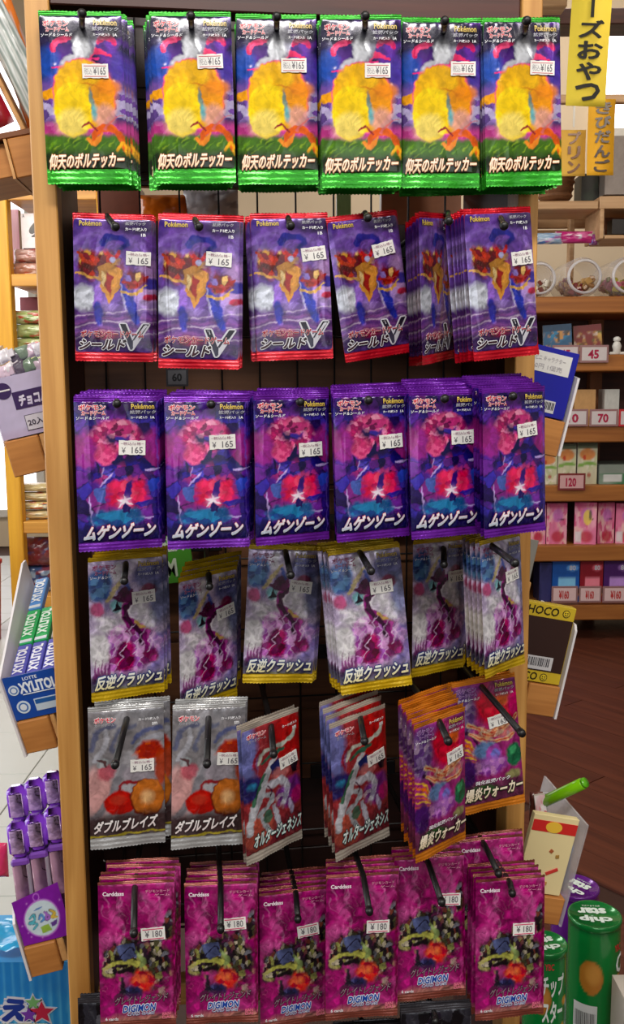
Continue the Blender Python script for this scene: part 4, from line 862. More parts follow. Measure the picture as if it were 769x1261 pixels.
# fourth shelf
b3 = sit(3)
def tea(a): a.band(-5, 14, (40, 60, 30), .9, 4); a.ell(50, 28, 40, 14, (220, 130, 50), .9, 6); a.line([(5, 56), (50, 50), (95, 52)], 10, (110, 160, 50), .9, 4); a.ell(35, 36, 8, 6, (190, 50, 30), .9, 3); a.ell(60, 78, 10, 6, (170, 60, 40), .8, 4)
for i, (a, b, c) in enumerate(((664, 686, 556), (687, 709, 548), (711, 735, 547))):
    snap(carton('drink_carton', a, b, c - 1, b3, SY + .05, .06, mottled((206, 200, 170), [(230, 225, 210), (190, 200, 150)], 14, .6, i + 2, tea), ['cream and green drink carton on the fourth shelf, beside the rack post', 'cream drink carton with orange top on the fourth shelf, middle one', 'cream drink carton with orange top on the fourth shelf, rightmost'][i], 'carton', 'cream drink cartons on the fourth shelf'), SZ[3])
price_card(688, 722, 583, 3, '120', 'red oval-framed price card reading 120 before the drink cartons', g, edge=(120, 40, 40), face=(206, 160, 160))
snap(carton('flat_box', 738, 790, b3 - 24, b3, SY + .04, .2, mottled((70, 120, 84), [(150, 160, 150)], 20, .6, 5, lambda a: (a.band(-5, 45, (130, 140, 130), 1, 4), a.poly([(10, 50), (55, 50), (55, 88), (10, 88)], (206, 208, 206)))), 'flat green and grey box with a white label on the fourth shelf', 'box', side=(110, 120, 112)), SZ[3])
# fifth shelf : pink boxes
b4 = sit(4)
def pk(a): a.band(-5, 12, (150, 30, 80), .8, 4); a.ell(55, 30, 26, 16, (200, 110, 190), .8, 8); a.ell(55, 82, 30, 14, (190, 40, 60), .85, 10); a.line([(50, 42), (86, 40)], 3, (40, 20, 30), .8, 2)
def pk2(a): pk(a); a.ell(60, 36, 20, 18, (230, 200, 80), .9, 4); a.ell(72, 30, 7, 12, (50, 50, 60), .8, 3); a.poly([(4, 70), (32, 70), (32, 96), (4, 96)], (226, 210, 215))
for i, (a, b, c, f_, yw) in enumerate(((652, 672, 622, pk, 0), (673, 698, 620, pk, 0), (707, 733, 619, pk2, -14), (736, 757, 620, pk, 6), (758, 784, 621, pk2, -8))):
    snap(carton('pink_candy_box', a, b, c, b4, SY + .04, .05, mottled((226, 120, 160), [(240, 170, 190), (214, 80, 130), (240, 200, 190)], 12, .8, i + 7, f_), ['pink candy box on the fifth shelf, half hidden by the rack', 'pink candy box on the fifth shelf left of the dark gap', 'pink candy box with a yellow picture turned slightly, right of the dark gap', 'pink candy box second from the right frame edge', 'pink candy box cut by the right frame edge'][i], 'candy box', 'pink candy boxes on the fifth shelf', side=(190, 60, 110), yaw=yw), SZ[4])
# sixth shelf
b5 = sit(5)
for i, (a, b, col, nm) in enumerate(((680, 713, (20, 90, 180), 'blue'), (714, 742, (150, 20, 40), 'red'), (743, 776, (80, 30, 110), 'purple'))):
    def bx(A, col=col): A.ell(74, 16, 22, 8, tuple(min(255, v + 90) for v in col), .9, 4); A.poly([(22, 40), (86, 40), (86, 62), (22, 62)], tuple(min(255, v + 120) for v in col)); A.poly([(0, 66), (100, 66), (100, 84), (0, 84)], (214, 120, 50)); A.shards(6, 3, [(60, 50, 40), (230, 190, 90)], .8, ((A.Y > 66) & (A.Y < 84)).astype(float))
    snap(carton('cookie_box', a, b, b5 - 50, b5, SY + .05, .08, mottled(col, [], 8, .8, 3, bx), f'{nm} snack box with an orange stripe on the lowest shelf', 'snack box', 'snack boxes on the lowest shelf', side=tuple(int(v * .7) for v in col), words=[('80', (.62, .1, .86, .22), (220, 220, 230))]), SZ[5])
for i, (a, b, t_) in enumerate(((680, 713, 'left one under the blue box'), (714, 742, 'middle one under the red box'), (743, 778, 'right one under the purple box'))):
    price_card(a, b, 722, 5, '¥160', f'pink price card reading 160, {t_}', g, face=(222, 190, 190), ink=(190, 60, 60), Y=SY - .006)
snap(carton('dark_blue_box', 664, 679, b5 - 48, b5, SY + .06, .1, mottled((36, 40, 90), [(60, 60, 120)], 14, .7, 2), 'dark blue box on the lowest shelf beside the rack post', 'box', side=(30, 30, 60)), SZ[5])
# above the shelving
wk = wood('wicker', (150, 104, 66), (110, 70, 42), 'X', .7, 2.0)
c = at(684, 246.5, SY + .125); bk = thing('wicker_basket', c, 'brown wicker basket standing on the shelving unit beside the top right card pack', 'basket')
mb = MB(); mb.lathe([(.058, 0), (.068, .06), (.078, .14), (.088, .20), (.084, .20), (.07, .10), (.054, .01)], 32); ob('basket_wall', mb, wk, bk, smooth=True)
for k in range(8):
    mb = MB(); z = .012 + k * .025; r = .059 + .030 * z / .2 + .001
    mb.lathe([(r, z - .006), (r + .004, z), (r, z + .006)], 32, cap=False); ob('woven_band', mb, wk, bk, smooth=True)
carton('black_box', 716, 737, 214, 247, SY + .11, .1, mottled((22, 26, 22), [(30, 50, 30)], 14, .6, 3), 'black box on the shelving unit right of the wicker basket', 'box', side=(24, 40, 26))
cr = thing('wooden_crate', at(737, 294, SY + .02), 'pale wooden open crate on top of the jars at the right frame edge', 'crate')
for (a, b, c_, d, Y, dd) in ((739, 800, 241, 257, SY + .02, .2), (739, 745, 257, 294, SY + .02, .2), (745, 800, 289, 294, SY + .02, .2)):
    part('crate_board', px_box(a, b, c_, d, Y, dd, bev=.002), LPINE, cr)
part('crate_back', px_box(745, 800, 257, 289, SY + .21, .01), OAKZ, cr)
carton('dark_tin', 754, 790, 270, 288, SY + .06, .06, mottled((26, 20, 20), [], 8), 'black tin inside the pale wooden crate', 'tin', side=(20, 18, 18))
carton('grey_carton', 745, 800, 168, 239.5, SY + .04, .12, mottled((140, 130, 124), [], 8), 'plain grey cardboard box standing on the wooden crate under the window', 'box', side=(120, 112, 106))
# window and beams behind
bm = MB(); m = px_box(560, 900, 8, 31, 4.6, .16, bev=.004, mb=bm); tr = struct(ob('trim_1', m, wood('dark_beam', (72, 34, 22), (44, 20, 14), 'X', .6, .4)))
m = px_box(655, 700, -22, 8, 4.4, .1, bev=.004); struct(ob('trim_2', m, LPINE))
m = px_box(655, 668, 8, 240, 4.9, .06, bev=.004); struct(ob('trim_3', m, wood('pale_post', (200, 160, 120), (160, 116, 76), 'Z', .6, .4)))
def window(name, px0, px1, py0, py1, strength):
    a, b = at(px0, py1, 5.95), at(px1, py0, 5.95)
    wn = bpy.data.objects.new(name, None); COL.objects.link(wn); wn.location = (a.x, 5.95, a.z); wn['kind'] = 'structure'
    W, H = b.x - a.x, b.z - a.z; fm = mat('window_frame_paint', (206, 200, 190), .5)
    for (x0, x1, z0, z1) in ((0, .05, 0, H), (W - .05, W, 0, H), (.05, W - .05, 0, .05), (.05, W - .05, H - .05, H), (W * .5 - .02, W * .5 + .02, .05, H - .05)):
        ob('window_frame', MB().box(x0, x1, 0, .04, z0, z1, bev=.004), fm, wn)
    ob('pane', MB().box(.05, W - .05, .02, .026, .05, H - .05), glow('glowing_pane', (250, 248, 255), strength), wn)
window('window_1', 728, 860, 20, 168, 3.0)
window('bright_wall_stand_in', -330, 30, 60, 640, 2.0)  # frame and glowing pane added in place of the overexposed white wall
# yellow paper signs
def sign(px0, px1, py0, py1, Y, roll, txt, cols, lab, ink=(24, 22, 16), x0=.22, x1=.8, top=.02):
    w_, h_ = wh(px0, px1, py0, py1, Y)
    t = thing('paper_sign', px_frame(px0, py1, Y, roll), lab, 'sign', 'yellow handwritten paper signs')
    mb = MB(); n = 14; vs = []; fs = []
    for j in range(n + 1):
        z = h_ * j / n; y = .004 * math.sin(j / n * 3)
        vs += [(0, y, z), (w_, y + .002, z)]
    for j in range(n): fs.append((2 * j, 2 * j + 1, 2 * j + 3, 2 * j + 2))
    mb.add(vs, fs, cols); o = ob('paper', mb, mat('yellow_paper', cols, .7, 0, .05, 6), t, smooth=True)
    so = o.modifiers.new('thickness', 'SOLIDIFY'); so.thickness = .0006
    ch = list(txt); m = MB(); H = 1 - top - .03
    for i, c_ in enumerate(ch):
        a, b = 1 - top - H * (i + .93) / len(ch), 1 - top - H * (i + .05) / len(ch)
        xa, xb = (x0, x1) if c_ != 'ー' else (.48, .58)
        if c_ == 'ー': m.box(w_ * .48, w_ * .56, -.003, -.001, h_ * a, h_ * b, ink)
        else: text_on(m, c_, w_ * xa, w_ * xb, h_ * a, h_ * b, [(.035, ink, ink)], lambda x, z: -.0015)
    link('handwriting', m.mesh('handwriting', INK), t); return t
sign(697, 746, -14, 130, 2.5, -2.2, 'ーズおやつ', (240, 212, 60), 'tall bright yellow paper sign hanging before the window, black brush writing', x0=.2, x1=.84, top=.07)
sign(723, 756, 122, 216, 3.505, 0, 'きびだんご', (240, 176, 30), 'orange-yellow paper sign below and right of the tall yellow one', (56, 28, 10), x0=.25, x1=.85)
sg = sign(689, 721, 160, 217, 3.51, 0, 'プリン', (226, 176, 70), 'faded orange paper sign hanging behind the tall yellow one', (120, 70, 26), x0=.3, x1=.8)
m = MB(); m.box(.045, .052, 0, .0008, .17, .29, (220, 215, 205)); ob('tape_strip', m, PRN, sg)
m = MB(); a, b = at(640, -12, 2.52), at(860, -28, 2.52); m.box(a.x, b.x, 2.51, 2.55, a.z, b.z, bev=.003); struct(ob('trim_4', m, LPINE))
m = MB(); a, b = at(640, 128, 3.53), at(860, 116, 3.53); m.box(a.x, b.x, 3.52, 3.55, a.z, b.z, bev=.003); struct(ob('trim_5', m, LPINE))

# ---------------------------------------------------------------- yellow shelving far left
LY = 4.0; YEL = wood('yellow_pine', (226, 168, 44), (196, 132, 26), 'Z', .5, .4); YELX = wood('yellow_pine_rail', (216, 158, 66), (184, 122, 44), 'X', .5, .4)
ls = thing('yellow_shelving', at(60, 800, LY).xy.to_3d(), 'yellow pine shelving unit with snack bags far behind the left trays', 'shelf')
m = MB(); a = at(5, 500, LY).x; m.box(a, a + .062, LY - .03, LY + .03, 0.02, at(10, 238, LY).z, bev=.004); part('upright', m, YEL, ls)
m = MB(); a2 = at(130, 500, LY).x; m.box(a2, a2 + .062, LY - .03, LY + .03, 0.02, at(10, 238, LY).z, bev=.004); part('upright', m, YEL, ls)
LZ = []
for py in (232, 338, 450, 642, 733):
    z = at(35, py, LY).z; LZ.append(z); m = MB(); m.box(a + .062, a2, LY - .02, LY + .3, z - .05, z, bev=.003); part('shelf', m, YELX, ls)
def leftbag(px0, px1, py0, py1, fn, lab, grp, seed=1, dY=.03, on=None):
    t = bag('snack_bag', px0, px1, py0, py1, LY + dY + .05, .04, fn, lab, 'snack bag', grp, seed=seed)
    z = TOPS.get(on, LZ[on]); snap(t, z); TOPS[on] = z + wh(px0, px1, py0, py1, LY + dY)[1] + .001; return t
TOPS = {}
def deck(px0, px1, py0, py1, lab, dY=.06):
    u = U_(LY); t = carton('card_deck', px0, px1, py0, py1, LY + dY, .05, mottled((226, 216, 214), [], 9), lab, 'card deck', side=(190, 160, 160))
    w_, h_ = (px1 - px0) * u, (py1 - py0) * u; m = MB(); text_on(m, '♠', w_ * .28, w_ * .74, h_ * .3, h_ * .72, [(.0, (90, 84, 70), (60, 54, 50))]); link('spade_emblem', m.mesh('spade_emblem', INK), t)
    m = MB(); text_on(m, 'A', w_ * .06, w_ * .14, h_ * .84, h_ * .93, [(.02, (40, 40, 40), (40, 40, 40))]); link('corner_index', m.mesh('corner_index', INK), t); return t
y1 = proj(Vector((at(35, 300, LY).x, LY, LZ[1])))[1]
snk = [(170, 110, 90), (200, 60, 50), (220, 200, 190), (120, 70, 60)]
leftbag(16, 62, 319, 336, mottled((170, 120, 100), snk, 16, .9, 3), 'clear bag of brown and red snacks, lower of two on the upper shelf', 'clear snack bags on the upper yellow shelf', 1, on=1)
leftbag(18, 60, 301, 318, mottled((190, 150, 140), snk, 16, .9, 6), 'clear bag of brown and red snacks, upper of two on the upper shelf', 'clear snack bags on the upper yellow shelf', 2, .03, on=1)
snap(deck(27, 60, 257, 300, 'white card deck with an ace of spades standing on the clear snack bags'), TOPS[1])
snap(deck(19, 62, 206, 232, 'white card deck lying on the top board of the yellow shelving', .03), LZ[0])
carton('pink_box', 17, 26, 258, 338, LY + .19, .04, mottled((200, 150, 160), [(180, 110, 130)], 14, .6), 'dull pink box behind the ace of spades deck', 'box')
grn = [(150, 170, 90), (110, 140, 60), (190, 40, 40), (210, 210, 170)]
for i in (3, 2, 1, 0):
    leftbag(18 + (i % 2) * 2, 70, 376 + i * 18, 393 + i * 18, mottled((160, 170, 110), grn, 16, .9, i + 2), f'green snack bag, {["topmost", "second from top", "third from top", "lowest"][i]} in the pile of four', 'green snack bags piled on the yellow shelving', i, .03, on=2)
carton('pink_box', 28, 70, 366, 446, LY + .18, .05, mottled((150, 80, 96), [(130, 60, 80)], 14, .6), 'dark pink box behind the top of the green snack bags', 'box')
ylw = [(220, 190, 110), (190, 60, 40), (150, 160, 150), (230, 215, 180)]
for i in (3, 2, 1, 0):
    leftbag(22, 72, 592 + i * 12.5, 603 + i * 12.5, mottled((200, 180, 130), ylw, 16, .9, i + 5), f'yellow and red snack bag, {["topmost", "second from top", "third from top", "lowest"][i]} in its pile of four', 'yellow snack bags piled above the gum tray', i + 3, .03, on=3)
leftbag(26, 66, 700, 731, mottled((60, 80, 120), [(40, 60, 110), (150, 170, 190), (120, 50, 60)], 14, .9, 2), 'dark blue snack bag on the lowest yellow shelf behind the gum tray', 'dark snack bags on the lowest yellow shelf', 5, on=4)
leftbag(28, 68, 662, 698, mottled((110, 40, 44), [(60, 60, 110), (150, 60, 60), (90, 40, 50)], 14, .9, 8), 'dark red snack bag above the dark blue one on the lowest yellow shelf', 'dark snack bags on the lowest yellow shelf', 6, .03, on=4)
rb = thing('red_bin', at(-22, 800, 3.7).xy.to_3d(), 'red plastic bin at the left edge beside the yellow shelving', 'bin')
H = at(0, 690, 3.7).z; w_ = 56 * U_(3.7)
m = MB(); m.lathe([(w_ * .42, 0), (w_ * .5, H * .96), (w_ * .53, H * .96), (w_ * .53, H)], 28); ob('bin_body', m, mat('red_plastic', (176, 14, 30), .35), rb, smooth=True)

# ---------------------------------------------------------------- side trays
TP = wood('tray_pine', (218, 166, 104), (182, 126, 66), 'Y', .5, .8); TPE = wood('tray_pine_end', (196, 132, 66), (166, 104, 46), 'X', .6, 1.4)
def tray(px, py, Y, roll, tilt, lab, guard, w_=.09, side=-1, bw=.031, bh=.034, D=.14, yaw=7.25):
    """local frame: origin = the outer upper corner of the front block; x to the right, z up. side=-1: tray hangs left of the rack"""
    t = thing('side_tray', px_frame(px, py, Y, roll, tilt, yaw), lab, 'tray', 'small pine trays on the sides of the rack'); s = -side
    m = MB(); x0, x1 = sorted((0, s * bw)); m.box(x0, x1, 0, D, -bh, 0, bev=.001); ob('edge_block', m, TPE, t)
    x0, x1 = sorted((s * bw, s * w_)); m = MB(); m.box(x0 + .0003, x1, .004, D - .004, -bh * .8, 0, bev=.0008); ob('cross_board', m, TP, t)
    g_ = MB(); xa, xb = sorted((-s * .0006, -s * .003)); P = guard['pts']; vs = [(x, y, z) for x in (xa, xb) for y, z in P]; n = len(P)
    fs = [tuple(range(n))[::-1], tuple(range(n, 2 * n))] + [(k, (k + 1) % n, n + (k + 1) % n, n + k) for k in range(n)]
    g_.add(vs, fs); ob('side_guard', g_, guard['mat'], t)
    return t
def local(t, M): return t.matrix_world @ M
UL = .86 / F
GW = dict(mat=WHITE, pts=[(-.001, -.036), (-.001, .047), (.15, .115), (.16, .115), (.16, -.036)])
GC = dict(mat=CLEARF, pts=[(-.001, -.004), (-.001, .062), (.13, .085), (.14, .085), (.14, -.004)])
GM = dict(mat=WHITE, pts=[(-.001, -.036), (-.001, .030), (.012, .040), (.014, -.036)])
# tray with the upper bags (A)
tA = tray(8, 171, .86, 12, 4, 'small pine tray at the upper left holding clear bags', dict(mat=TP, pts=[(-.001, -.034), (-.001, 0), (.14, 0), (.14, -.034)]), w_=.038)
m = MB(); m.box(-.05, .036, .002, .13, .0008, .006, bev=.0008); ob('floor_board', m, OAKZ, tA)
m = MB(); m.box(-.05, -.003, .01, .13, -.03, -.001, bev=.0008); ob('outer_board', m, TPE, tA)
def loose(name, parent_t, M, me_list, lab, cat, grp=None):
    t = thing(name, local(parent_t, M), lab, cat, grp)
    for nm, me in me_list: link(nm, me, t)
    return t
Tm = Matrix.Translation
def lean(d): return Matrix.Rotation(math.radians(-d), 4, 'Y')
def sticks(a):
    for k in range(12): a.line([(4 + 8 * k, 100), (10 + 8 * k, 50), (2 + 8 * k, 0)], 5, [(220, 225, 222), (150, 165, 160), (236, 240, 240)][k % 3], .9, 2)
def sealed(w_, h_): return ('bag_seal', MB().box(0, w_, -.0006, .0006, h_, h_ + .006).mesh('bag_seal', CLEARF))
loose('snack_bag', tA, Tm((-.030, .015, .007)) @ lean(13), [('bag_body', bag_mesh(.040, .068, .006, mottled((150, 24, 40), [(190, 60, 70), (110, 20, 30), (200, 180, 190)], 14, .8, 4), seed=3)), sealed(.040, .068)], 'crimson snack bag leaning in the upper left tray', 'snack bag')
loose('divider_board', tA, Tm((.013, .016, .007)) @ lean(13), [('board', MB().box(0, .004, 0, .06, 0, .10, bev=.0008).mesh('board', TP))], 'thin pine divider leaning between the crimson bag and the clear bag', 'board')
loose('snack_bag', tA, Tm((.0235, .026, .007)) @ lean(13), [('bag_body', bag_mesh(.026, .125, .007, mottled((190, 200, 196), [(230, 236, 236), (150, 165, 160)], 9, .8, 5, sticks), seed=5, n=40)), sealed(.026, .125)], 'clear bag of pale candy sticks in the upper left tray beside the rack post', 'snack bag')
loose('snack_bag', tA, Tm((.016, .06, .007)) @ lean(6), [('bag_body', bag_mesh(.026, .142, .005, mottled((230, 96, 26), [(240, 140, 60), (214, 200, 190)], 16, .8, 7), seed=8)), sealed(.026, .142)], 'orange snack bag peeking out behind the clear bag of candy sticks', 'snack bag')
# tray with the lilac box (B)
tB = tray(5, 545, .86, 12.5, 5, 'small pine tray at mid left under the lilac candy box', GC, w_=.052)
def lilac(a): a.band(88, 110, (170, 150, 180), .5, 8)
bw_, bh_ = .058, .056
lb = loose('candy_carton', tB, Tm((-.0005, .003, .0012)), [('front_wall', carton_mesh(bw_, bh_, .002, mottled((188, 178, 208), [], 9, .5, 3, lilac), (170, 160, 190), 20, top=True)), ('inner_box', MB().box(.002, bw_ - .004, .004, .12, .0, .045).mesh('inner_box', mat('lilac_card', (180, 172, 200), .6)))], 'lilac candy carton with a dark purple oval logo in the mid left tray', 'carton')
DP = mat('dark_purple_print', (52, 24, 84), .5)
m = MB(); m.lathe([(.0075, 0), (.0075, .0004)], 28, Matrix.Translation((.012, -.0001, bh_ - .012)) @ Matrix.Rotation(math.radians(90), 4, 'X')); ob('oval_logo', m, DP, lb)
m = MB(); m.box(.0055, .0185, -.0007, -.0005, bh_ - .0124, bh_ - .0110); ob('logo_stripe', m, WHITE, lb)
m = MB(); m.box(.019, .057, -.0006, -.0001, bh_ - .031, bh_ - .015); ob('title_panel', m, DP, lb)
m = MB(); text_on(m, 'チョコバー', .0235, .0565, bh_ - .029, bh_ - .018, [(.06, (226, 220, 236), (200, 190, 220))], lambda x, z: -.0007, .2); link('title_lettering', m.mesh('title_lettering', INK), lb)
m = MB(); m.box(.024, .0575, -.0005, -.0001, .004, .0185, (60, 50, 66)); m.box(.0246, .0418, -.0007, -.0003, .0046, .0179, (206, 200, 210)); m.box(.0424, .057, -.0007, -.0003, .0046, .0179, (206, 200, 210)); ob('info_panel', m, PRN, lb)
m = MB(); text_on(m, '20入', .026, .0405, .008, .0145, [(.02, (60, 50, 70), (60, 50, 70))], lambda x, z: -.0008); text_on(m, 'カード', .044, .056, .007, .0145, [(.02, (60, 50, 70), (60, 50, 70))], lambda x, z: -.0008); link('info_lettering', m.mesh('info_lettering', INK), lb)
rr = random.Random(9)
WC = [('pale pink', (214, 190, 206)), ('white', (226, 220, 226)), ('dark grey', (90, 80, 96)), ('dull green', (120, 140, 120))]
for k in range(10):
    nm, col = WC[k % 4]; x, y, z = .008 + .0085 * (k % 5), .02 + .03 * (k // 5), .046 + .014 * (k // 5)
    M = Tm((x, y, z + .006)) @ Euler((rr.uniform(-.3, .3), rr.uniform(-.4, .4), rr.uniform(-.5, .5))).to_matrix().to_4x4()
    loose('wrapped_candy', lb, M, [('wrapper', bag_mesh(.013, .013, .004, mottled(col, [tuple(min(255, c + 25) for c in col)], 20, .6, k), n=12, seed=k)), ('twisted_end', MB().box(.013, .018, -.001, .001, .003, .010, col).mesh('twisted_end', PRG))], f'{nm} wrapped candy in the lilac carton, {["front", "rear"][k // 5]} row, {NTH[k % 5]} from left', 'candy', 'wrapped candies in the lilac carton')
# tray with gum (C)
tC = tray(20, 891, .86, 12.5, 8, 'small pine tray at lower left under the blue gum box', GW, w_=.036, yaw=-1)
def blue(a): a.glowspot(50, 0, 60, (30, 90, 190), .3)
gb = loose('gum_box', tC, Tm((-.0005, .003, .0012)), [('front_wall', carton_mesh(.0505, .045, .002, mottled((16, 70, 160), [], 9, .5, 3), (10, 50, 130), 10)), ('inner_box', MB().box(.002, .033, .004, .13, .0, .03).mesh('inner_box', mat('blue_card', (20, 50, 130), .5)))], 'blue open box of chewing gum with white lettering in the lower left tray', 'gum box')
m = MB(); Wt = (232, 240, 250); text_on(m, 'XYLITOL', .013, .0498, .026, .0375, [(.05, Wt, Wt)]); text_on(m, 'LOTTE', .019, .033, .0390, .0425, [(.02, Wt, Wt)]); m.box(.015, .049, -.0006, -.0003, .0245, .0254, Wt); link('title_lettering', m.mesh('title_lettering', INK), gb)
for (x, z, r, nm) in ((.0075, .031, .0052, 'round_emblem'), (.0115, .0125, .0066, 'round_seal')):
    Mx = Matrix.Translation((x, -.0001, z)) @ Matrix.Rotation(math.radians(90), 4, 'X')
    m = MB(); m.lathe([(r, 0), (r, .0004)], 26, Mx, (210, 224, 236)); m.lathe([(r * .72, .0001), (r * .72, .0005)], 26, Mx, (60, 110, 180)); m.lathe([(r * .5, .0001), (r * .5, .0006)], 20, Mx, (225, 232, 240)); ob(nm, m, PRN, gb)
m = MB(); m.box(.023, .049, -.0005, -.0001, .006, .0185, (190, 206, 220)); m.box(.024, .048, -.0006, -.0004, .013, .0175, (30, 90, 160)); ob('label_panel', m, PRN, gb)
for r_ in range(3):
    for q in range((3, 2, 1)[r_]):
        col, ink, nm = [((96, 96, 190), (236, 236, 250), 'violet-blue'), ((50, 180, 100), (226, 246, 232), 'green'), ((90, 150, 220), (240, 246, 250), 'light blue')][r_]
        w_, h_ = .0145, .053
        M = Tm((.002 + .0158 * q + .001 * r_, .006 + .050 * r_, .038 + .018 * r_)) @ Matrix.Rotation(math.radians(-72), 4, 'X')
        body = MB(); body.box(0, w_, 0, .008, 0, h_, col, bev=.0012); body.box(.001, w_ - .001, -.0004, .0002, .001, .005, (226, 232, 240))
        tm = MB(); text_on(tm, 'XYLITOL', -h_ * .36, h_ * .36, -.0052, .0052, [(.05, ink, ink)])
        tme = tm.mesh('lettering', INK); tme.transform(Matrix.Translation((w_ / 2, -.0003, h_ / 2 + .002)) @ Matrix.Rotation(math.radians(-90), 4, 'Y'))
        loose('gum_pack', gb, M, [('pack_body', body.mesh('pack_body', PRG)), ('lettering', tme)], f'{nm} gum pack in the blue box, {NTH[q]} from left', 'gum', 'gum packs in the blue box')
# tray with purple-capped tubes (D)
tD = tray(29, 1169, .86, 10.5, 5, 'small pine tray at the lowest left under the purple box', GM, w_=.038)
def purp(a):
    for k in range(16): a.glowspot(100 * hsh(k, 1, 3), 100 * hsh(k, 2, 3), 1.6, (220, 150, 240), .9)
    a.ell(50, 10, 7, 8, (200, 120, 230), .9, 2); a.ell(50, 10, 5, 6, (130, 20, 170), 1, 2)
    a.ell(50, 54, 37, 38, (190, 120, 220), 1, 2); a.ell(50, 54, 34.5, 35, (206, 226, 238), 1, 2)
    for p, c in (([(26, 46), (36, 42), (34, 54), (24, 56), (38, 62), (28, 70)], (90, 190, 210)), ([(44, 54), (50, 46), (54, 56), (46, 60)], (90, 150, 220)), ([(58, 44), (66, 56), (58, 58), (62, 46)], (170, 110, 210)), ([(70, 44), (78, 52), (70, 58), (80, 60)], (220, 190, 70))): a.line(p, 6.5, (50, 50, 80), 1, 1.5); a.line(p, 4.5, c, 1, 1.5)
    a.poly([(42, 70), (60, 68), (64, 82), (44, 84)], (150, 190, 70)); a.poly([(64, 68), (80, 64), (76, 74), (66, 76)], (100, 60, 150)); a.line([(40, 34), (56, 32)], 3, (90, 130, 200))
bw_, bh_ = .050, .052
mb = MB(); face_grid(mb, 0, .0475, 0, .05, 0, mottled((132, 22, 168), [], 9, .5, 3, purp), 60, 60)
mb.v = [(x, y, z * (1 + .0) + (.22 * x if z > .049 else .22 * x * z / .05)) for x, y, z in mb.v]
pb = loose('tube_candy_box', tD, Tm((.0005, .003, .0012)), [('front_wall', mb.mesh('front_wall', PRN)), ('inner_box', MB().box(0, .045, .001, .08, .0, .04).mesh('inner_box', mat('purple_card', (110, 20, 140), .5)))], 'purple display box with an oval pale blue emblem in the lowest left tray', 'candy box')
CAPM = mat('purple_cap', (128, 60, 200), .1, 0, .1, 60, .8); TUBM = film('pink_tube', (196, 150, 176), .75, .2); SLV = mat('grey_sleeve', (150, 140, 156), .4)
cap = MB(); cap.box(-.0095, .0095, -.008, .008, .052, .088, bev=.005); capm = cap.mesh('cap', CAPM, True)
win = MB(); win.box(-.0065, .0065, -.0092, -.0078, .058, .082, bev=.0007); winm = win.mesh('cap_window', mat('lilac_window', (206, 170, 246), .06, 0, .5, 220, 1.0, .8), True)
tub = MB(); tub.box(-.0085, .0085, -.007, .007, .0, .0515, bev=.003); tubm = tub.mesh('tube', TUBM, True)
slv = MB(); slv.box(.0052, .0092, -.0074, .0074, .004, .046, bev=.001); slvm = slv.mesh('sleeve', SLV)
bnd = MB(); bnd.box(-.009, .009, -.0078, .0078, .044, .0515, bev=.002); bndm = bnd.mesh('neck_band', mat('purple_band', (120, 70, 170), .2))
for r_ in range(2):
    for q in range(3):
        M = Tm((.009 + .0190 * q + r_ * .002, .014 + .024 * r_, .034 + .026 * r_ + .003 * q)) @ Matrix.Rotation(math.radians(6), 4, 'Y') @ Matrix.Rotation(math.radians(-8), 4, 'X')
        loose('candy_tube', pb, M, [('tube', tubm), ('cap', capm), ('cap_window', winm), ('sleeve', slvm), ('neck_band', bndm)], f'candy tube with a glossy purple cap, {["front", "rear"][r_]} row, {NTH[q]} from left', 'candy tube', 'purple-capped candy tubes in the lowest left tray')
# pale card strip between trays C and D and the pink bag at the left edge
loose('pale_card', tD, Tm((.006, .09, .085)), [('card', MB().box(0, .022, 0, .0012, 0, .045, bev=.0004).mesh('card', mat('pale_blue_card', (206, 212, 230), .5)))], 'pale blue card standing behind the purple-capped candy tubes', 'card')
bag('snack_bag', -22, 11, 1038, 1080, .97, .01, mottled((226, 60, 110), [(240, 170, 60), (240, 220, 200), (220, 40, 90)], 16, .9, 5), 'pink and orange snack bag at the left frame edge behind the tubes', 'snack bag', seed=7)
# blue bag with stickers at the bottom left
def stripes(a):
    for k in range(16): a.line([(k * 7, 0), (k * 7 + 1, 100)], 2.6, (90, 190, 235), .8, 2)
    a.band(-5, 18, (20, 110, 190), .5, 8)
bb = carton('blue_striped_box', -60, 96, 1186, 1420, 1.02, .1, mottled((28, 140, 210), [], 9, .5, 3, stripes), 'bright blue striped box with star decorations under the lowest left tray', 'box', side=(60, 160, 220), n=60)
BO = at(-60, 1420, 1.02)
def on_box(cx, cy):
    p = at(cx, cy, 1.02); return p.x - BO.x, p.z - BO.z
def star(r, n=5, k=.45): return [(r * (1 if i % 2 == 0 else k) * math.sin(math.pi * i / n), r * (1 if i % 2 == 0 else k) * math.cos(math.pi * i / n)) for i in range(2 * n)]
def decal(par, name, cx, cy, pts, col, d=.0006, off=0):
    m = MB(); x, z = on_box(cx, cy); n = len(pts)
    m.add([(x + a, -.0003 - off - e, z + b) for e in (0, d) for a, b in pts], [tuple(range(n)), tuple(range(n, 2 * n))[::-1]] + [(k, (k + 1) % n, n + (k + 1) % n, n + k) for k in range(n)], col)
    return ob(name, m, PRG, par)
for (cx, cy, r, col, nm) in ((52, 1246, .0155, (196, 40, 70), 'red_star'), (36, 1249, .011, (120, 60, 170), 'purple_star'), (41, 1234, .010, (120, 180, 110), 'green_star')):
    o = decal(bb, nm, cx, cy, star(r * 1.25), (214, 214, 224)); decal(o, 'star_face', cx, cy, star(r * .95), col, .0006, .0006)
m = MB(); (x, z), (x2, z2) = on_box(2, 1258), on_box(38, 1229)
text_on(m, 'え', x, x2, z, z2, [(.16, (214, 214, 224), (214, 214, 224)), (.06, (30, 60, 150), (26, 50, 140))]); link('blue_letter', m.mesh('blue_letter', INK), bb)
